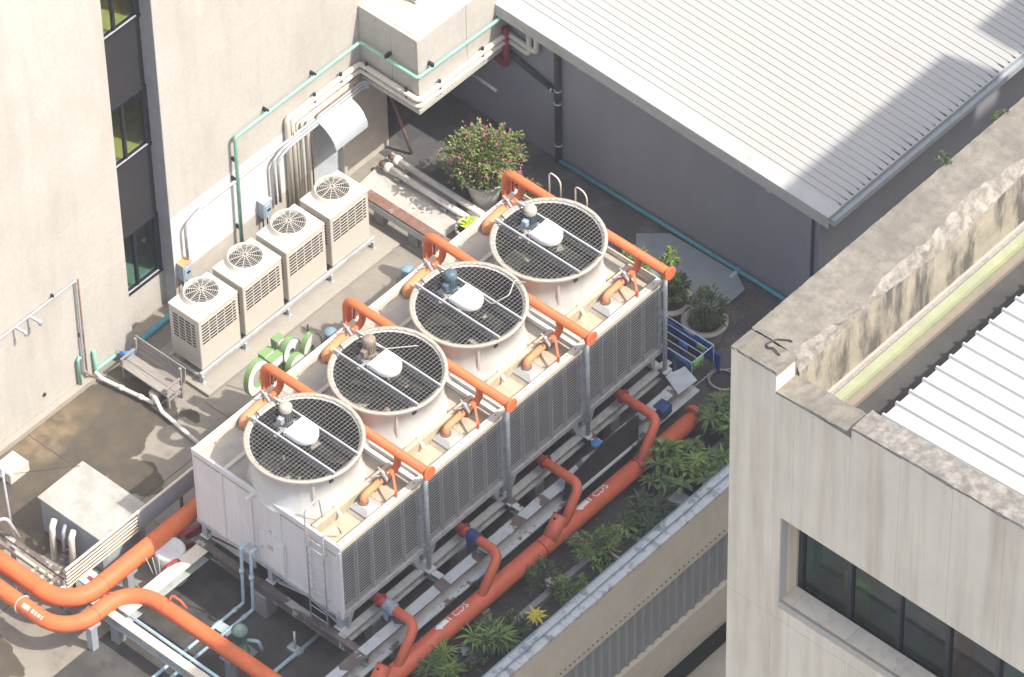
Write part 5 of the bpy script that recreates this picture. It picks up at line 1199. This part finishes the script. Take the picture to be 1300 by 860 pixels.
# two round pots by the rack
for (x, y, lb, kind) in ((6.72, 8.72, 'round grey pot with a tall conical shrub, behind the tower corner', 0), (7.78, 8.72, 'round grey pot with a bushy dark shrub, next to the drying rack', 1)):
    t = thing('potted_shrub', lb, 'plant', (x, y, 0), 'round grey pots near the drying rack'); c0 = V3((x, y, 0))
    pot(t, c0, .38, .50, .72, 'pot', .09)
    if kind == 0:
        stems(rnd, c0+V3((0, 0, .62)), c0+V3((0, 0, 1.5)), 5, t, .025)
        bush(rnd, c0+V3((-.05, .05, .98)), .40, .40, .36, 520, .12, .055, [('leaf_dark', .5), ('leaf_mid', .5)], t, None, .3)
        bush(rnd, c0+V3((-.05, .05, 1.62)), .26, .26, .4, 260, .11, .05, [('leaf_mid', .6), ('leaf_light', .4)], t, None, .2)
        bush(rnd, c0+V3((.0, .05, 2.1)), .12, .12, .3, 90, .10, .045, [('leaf_light', 1)], t, None, .2)
    else:
        stems(rnd, c0+V3((0, 0, .62)), c0+V3((0, 0, 1.2)), 7, t, .022)
        bush(rnd, c0+V3((.02, .06, 1.1)), .45, .45, .40, 900, .12, .045, [('leaf_dark', .75), ('leaf_mid', .25)], t, None, .3)
t = thing('sapling', 'loose green shrub peeping over the far tower end behind the header', 'plant', (6.0, 7.9, 0)); c0 = V3((6.05, 8.0, 0))
pot(t, c0, .2, .28, .4, 'pot'); stems(rnd, c0+V3((0, 0, .35)), c0+V3((0, 0, 1.5)), 5, t, .02); bush(rnd, c0+V3((0, 0, 1.7)), .5, .5, .55, 420, .14, .06, [('leaf_mid', .6), ('leaf_light', .4)], t, None, .2)
# drying rack
rk = thing('drying_rack', 'thin white drying rack hung with blue and green cloths, by the round pots', 'rack', (8.1, 7.6, 0))
A_, B_, C_, D_ = V3((7.2, 7.30, .98)), V3((8.60, 7.30, .98)), V3((8.62, 8.05, .98)), V3((7.2, 8.05, .98))
for a, b_2 in ((A_, B_), (B_, C_), (C_, D_), (D_, A_)): MB().cyl(a, b_2, .016, n=6).build('rail', 'pvc_blue', rk)
for y in (7.49, 7.68, 7.87): MB().cyl((7.2, y, .98), (8.61, y, .98), .010, n=6).build('rail', 'pvc_blue', rk)
for p in (A_, B_, C_, D_): MB().cyl((p.x, p.y, .006), p, .014, n=6).build('leg', 'galv', rk)
MB().cyl((8.6, 7.3, .12), (8.62, 8.05, .12), .010, n=6).build('stretcher', 'pvc_blue', rk)
def cloth(label, p0, p1, drop0, drop1, mt):
    t = MB(); n = 9; rr = random.Random(hash(label) % 1000); p0, p1 = V3(p0), V3(p1); d = (p1-p0); nn = V3((-d.y, d.x, 0)).normalized()
    rows = []
    for j in range(6):
        row = []
        for i in range(n+1):
            f = i/n; g = j/5; z = -(drop0+(drop1-drop0)*f)*g; off = .03*math.sin(i*1.9+j*.4)*g + .012
            row.append(p0+d*f+nn*off+V3((0, 0, z+.012)))
        rows.append(row)
    for j in range(5):
        for i in range(n): t.face([rows[j][i], rows[j][i+1], rows[j+1][i+1], rows[j+1][i]], True)
    for i in range(n):   # short fold over the rail
        a, b_2 = rows[0][i], rows[0][i+1]; t.face([a, b_2, b_2-nn*.05-V3((0, 0, .18)), a-nn*.05-V3((0, 0, .18))], True)
    o = t.build('cloth', mt, recalc=False); so_ = o.modifiers.new('thick', 'SOLIDIFY'); so_.thickness = .008
    tag(o, label, 'cloth', 'cloths on the drying rack')
cloth('wide dark blue cloth on the near rail of the drying rack', (7.25, 7.30, .98), (8.05, 7.30, .98), .72, .66, 'cloth_blue')
cloth('lighter blue cloth with a long tail at the corner of the drying rack', (8.1, 7.30, .98), (8.58, 7.30, .98), .5, .92, 'cloth_sky')
cloth('narrow blue cloth on a middle rail of the drying rack', (7.9, 7.68, .98), (8.15, 7.68, .98), .4, .42, 'cloth_sky')
cloth('bright green cloth on the end rail of the drying rack', (8.62, 7.34, .98), (8.62, 7.68, .98), .28, .36, 'cloth_green')
cloth('navy blue cloth on the far rail corner of the drying rack', (8.05, 8.05, .98), (8.6, 8.05, .98), .65, .6, 'cloth_blue')
cloth('dark bundle of washing in the middle of the drying rack', (8.2, 7.68, .98), (8.55, 7.72, .98), .3, .35, 'cloth_dark')
cloth('small green rag near the far corner of the drying rack', (8.28, 7.87, .98), (8.5, 7.87, .98), .2, .15, 'cloth_green')
tag(MB().bar((5.6, 8.14, .62), (8.75, 8.12, .52), .06, .34).bar((5.65, 8.2, .006), (5.65, 8.2, .52), .08, .08).bar((8.66, 8.17, .006), (8.66, 8.17, .45), .08, .08).build('blue_plank', 'blue_plank', bevel=.01), 'deep blue plank on legs in front of the round pots', 'plank')
hs = []
for i in range(80):
    a = i*.42; r = .34+.05*math.sin(i*.37); hs.append((8.95+r*math.cos(a)*(1+.1*math.sin(i*.9)), 8.02+r*.9*math.sin(a), .03+.0012*i))
tag(MB().tube(hs, .010, 6).build('hose_coil', 'hose'), 'coil of pale hose on the deck at the foot of the drying rack', 'hose')
tag(pipe([(8.6, 8.1, .02), (9.1, 8.9, .03), (10.1, 9.6, .03), (10.9, 9.7, .03)], .016, .5, 6).build('loose_hose', 'hose'), 'loose hose end trailing from the coil towards the near building corner', 'hose')
tag(MB().box(9.0, 9.25, 8.75, 8.95, .012, .05).build('brown_card', 'orange_faded'), 'flat scrap of brown card on the deck beside the near building edge', 'litter')
# board sheet on the deck by the grey wall
tag(MB().prism([(4.3, 10.3, .02), (4.9, 10.82, .02), (7.0, 10.80, .10), (7.5, 10.5, .12), (7.46, 9.66, .06), (5.2, 9.3, .03)], (0, 0, .03)).build('loose_board', 'board_grey'), 'large blue-grey board lying on the deck beneath the grey wall', 'board')
# planting strip along the parapet
def dracaena(px, py, lb, n, spread, hgt, mt='leaf_dark', L=.42, W=.055, x=None):
    p = at(px, py, z=.1); t = thing('dracaena', lb, 'plant', (p.x, p.y, 0), 'plants in the strip by the parapet')
    b = MB(); s_ = MB(); b2 = MB()
    for i in range(n):
        a = rnd.uniform(0, 6.28); r = spread*math.sqrt(rnd.random()); z = hgt*rnd.uniform(.65, 1.1)
        q = V3((p.x+r*math.cos(a), p.y+r*math.sin(a), z)); s_.tube([(p.x+rnd.uniform(-.08, .08), p.y+rnd.uniform(-.08, .08), .02), q], [.022, .014], 5)
        rosette(b if rnd.random() < .7 else b2, rnd, q, rnd.randint(12, 24), L*rnd.uniform(.6, 1.25), W*rnd.uniform(.7, 1.3), rnd.uniform(.3, .8))
    dd = MB()
    for i in range(n):
        a = rnd.uniform(0, 6.28); r = spread*rnd.uniform(.3, 1.1); dd.leaf((p.x+r*math.cos(a), p.y+r*math.sin(a), rnd.uniform(.05, hgt*.7)), (math.cos(a), math.sin(a), -.8), (0, 0, 1), L*.8, W*.8, .2)
    dd.build('dead_leaves', 'wood_old' if n % 2 else 'rust', t, recalc=False)['kind'] = 'stuff'
    s_.build('stem', 'bark', t); b.build('foliage', mt, t, recalc=False)['kind'] = 'stuff'
    if b2.f: b2.build('foliage', 'leaf_light' if n % 2 == 0 else 'leaf_mid', t, recalc=False)['kind'] = 'stuff'
def shrub(px, py, lb, rx, ry, rz, z, n, mats, L=.13, W=.045):
    p = at(px, py, z=.05); t = thing('strip_shrub', lb, 'plant', (p.x, p.y, 0), 'plants in the strip by the parapet')
    stems(rnd, (p.x, p.y, .02), (p.x, p.y, z), 6, t, .016); bush(rnd, (p.x, p.y, z), rx, ry, rz, n, L, W, mats, t, None, .25)
dracaena(868, 618, 'broad-leaved glossy bush overhanging the far end of the red collector', 24, .78, .75, 'leaf_mid', .34, .11)
dracaena(815, 672, 'dense dark dracaena clump beside the CDS lettering', 18, .52, .62, 'leaf_dark', .40, .06)
shrub(758, 712, 'yellow-green feathery shrub in the middle of the planting strip', .52, .6, .42, .55, 620, [('leaf_light', .55), ('leaf_mid', .45)])
shrub(690, 748, 'small grey-green shrub right of the middle of the planting strip', .36, .4, .34, .45, 360, [('leaf_mid', .6), ('leaf_dark', .4)])
shrub(722, 758, 'bright low shrub against the parapet between the feathery shrub and the yellow plant', .32, .4, .22, .35, 300, [('leaf_light', .5), ('leaf_mid', .5)])
dracaena(624, 822, 'dark dracaena clump beside the yellow plant', 20, .42, .6, 'leaf_dark', .42, .05)
shrub(655, 806, 'sparse dark shrub between the dracaena and the yellow plant', .3, .35, .3, .4, 220, [('leaf_dark', .7), ('leaf_mid', .3)])
dracaena(556, 862, 'green clump cut by the bottom edge', 14, .38, .55, 'leaf_mid', .38, .05)
shrub(600, 862, 'low dark weeds at the bottom edge beside the parapet', .35, .4, .2, .25, 240, [('leaf_dark', .6), ('leaf_mid', .4)])
dracaena(918, 545, 'foliage half hidden behind the near building corner', 22, .55, .8, 'leaf_mid', .36, .08)
dracaena(925, 600, 'leafy clump low behind the near building, at the parapet end', 12, .4, .5, 'leaf_dark', .34, .08)
p = at(680, 797, z=.05); t = thing('yellow_plant', 'bright yellow rosette plant against the parapet', 'plant', (p.x, p.y, 0))
b = MB(); q = V3((p.x, p.y, .42)); MB().cyl((p.x, p.y, .02), q, .02, n=6).build('stem', 'bark', t)
for i in range(16):
    a = 2*math.pi*i/16*1.0+rnd.uniform(-.15, .15); el = .15+.35*(i % 2); b.leaf(q, (math.cos(a)*math.cos(el), math.sin(a)*math.cos(el), math.sin(el)), (0, 0, 1), rnd.uniform(.24, .32), .085, .3)
b.build('foliage', 'leaf_yellow', t, recalc=False)
t = thing('black_pot', 'round dark plastic pot ring under the dracaena by the parapet', 'pot', (0, 0, 0)); p = at(795, 700, z=.3); t.location = (p.x, p.y, 0)
MB().lathe([(0, .01), (.28, .01), (.36, .42), (.40, .44), (.40, .47), (.35, .47), (.34, .4)], (p.x, p.y, 0), 24).build('wall', 'grey_box', t); MB().lathe([(0, .38), (.335, .38)], (p.x, p.y, 0), 20).build('soil', 'soil', t)
tag(MB().box(*[v for v in (at(862, 640, z=.3).x-.2, at(862, 640, z=.3).x+.2, at(862, 640, z=.3).y-.2, at(862, 640, z=.3).y+.2)], .006, .5).build('grey_tub', 'concrete_grey', bevel=.03), 'square grey tub beside the parapet, right of the dracaena', 'tub')
# weeds on the far side of the tall parapet
for k, (px, py, lb) in enumerate(((1197, 203, 'small dark weed on the outer edge of the stained parapet'), (1272, 143, 'weed on the parapet edge nearer the top right corner'))):
    p = at(px, py, x=22.70); t = thing('parapet_weed', lb, 'plant', p, 'weeds on the stained parapet'); bush(rnd, p, .12, .16, .12, 90, .09, .04, [('leaf_dark', .7), ('leaf_mid', .3)], t, None, .1)
    MB().cyl(p+V3((.09, 0, -.1)), p, .01, n=5).build('stem', 'bark', t)
# fallen dry leaves on the deck near the pots
fl = MB(); rr = random.Random(4)
for i in range(420):
    x, y = (rr.uniform(6.8, 10.8), rr.uniform(8.4, 10.8)) if i % 3 else (rr.uniform(9.2, 11.2), rr.uniform(-5, 7))
    a = rr.uniform(0, 6.28); fl.leaf((x, y, .016+rr.uniform(0, .008)), (math.cos(a), math.sin(a), rr.uniform(0, .1)), (0, 0, 1), rr.uniform(.06, .14), rr.uniform(.03, .06), 0)
o = fl.build('fallen_leaves', 'rust', recalc=False); o['kind'] = 'stuff'; o['label'] = 'dry fallen leaves scattered over the shaded deck'; o['category'] = 'leaves'
# roof-edge grime tufts on the white roof
# ================================================================== AIR
hz = bpy.data.materials.new('haze_air'); hz.use_nodes = True; nt = hz.node_tree; nt.nodes.clear()
ho = nt.nodes.new('ShaderNodeOutputMaterial'); hv = nt.nodes.new('ShaderNodeVolumePrincipled')
hv.inputs['Color'].default_value = (.98, .98, 1, 1); hv.inputs['Density'].default_value = .00045; hv.inputs['Anisotropy'].default_value = .2
nt.links.new(hv.outputs[0], ho.inputs['Volume']); M['haze_air'] = hz
o = MB().box(-402, 402, -402, 402, -20, 95).build('haze', 'haze_air'); o['kind'] = 'stuff'; o['label'] = 'thin bright haze over the whole view'; o['category'] = 'haze'
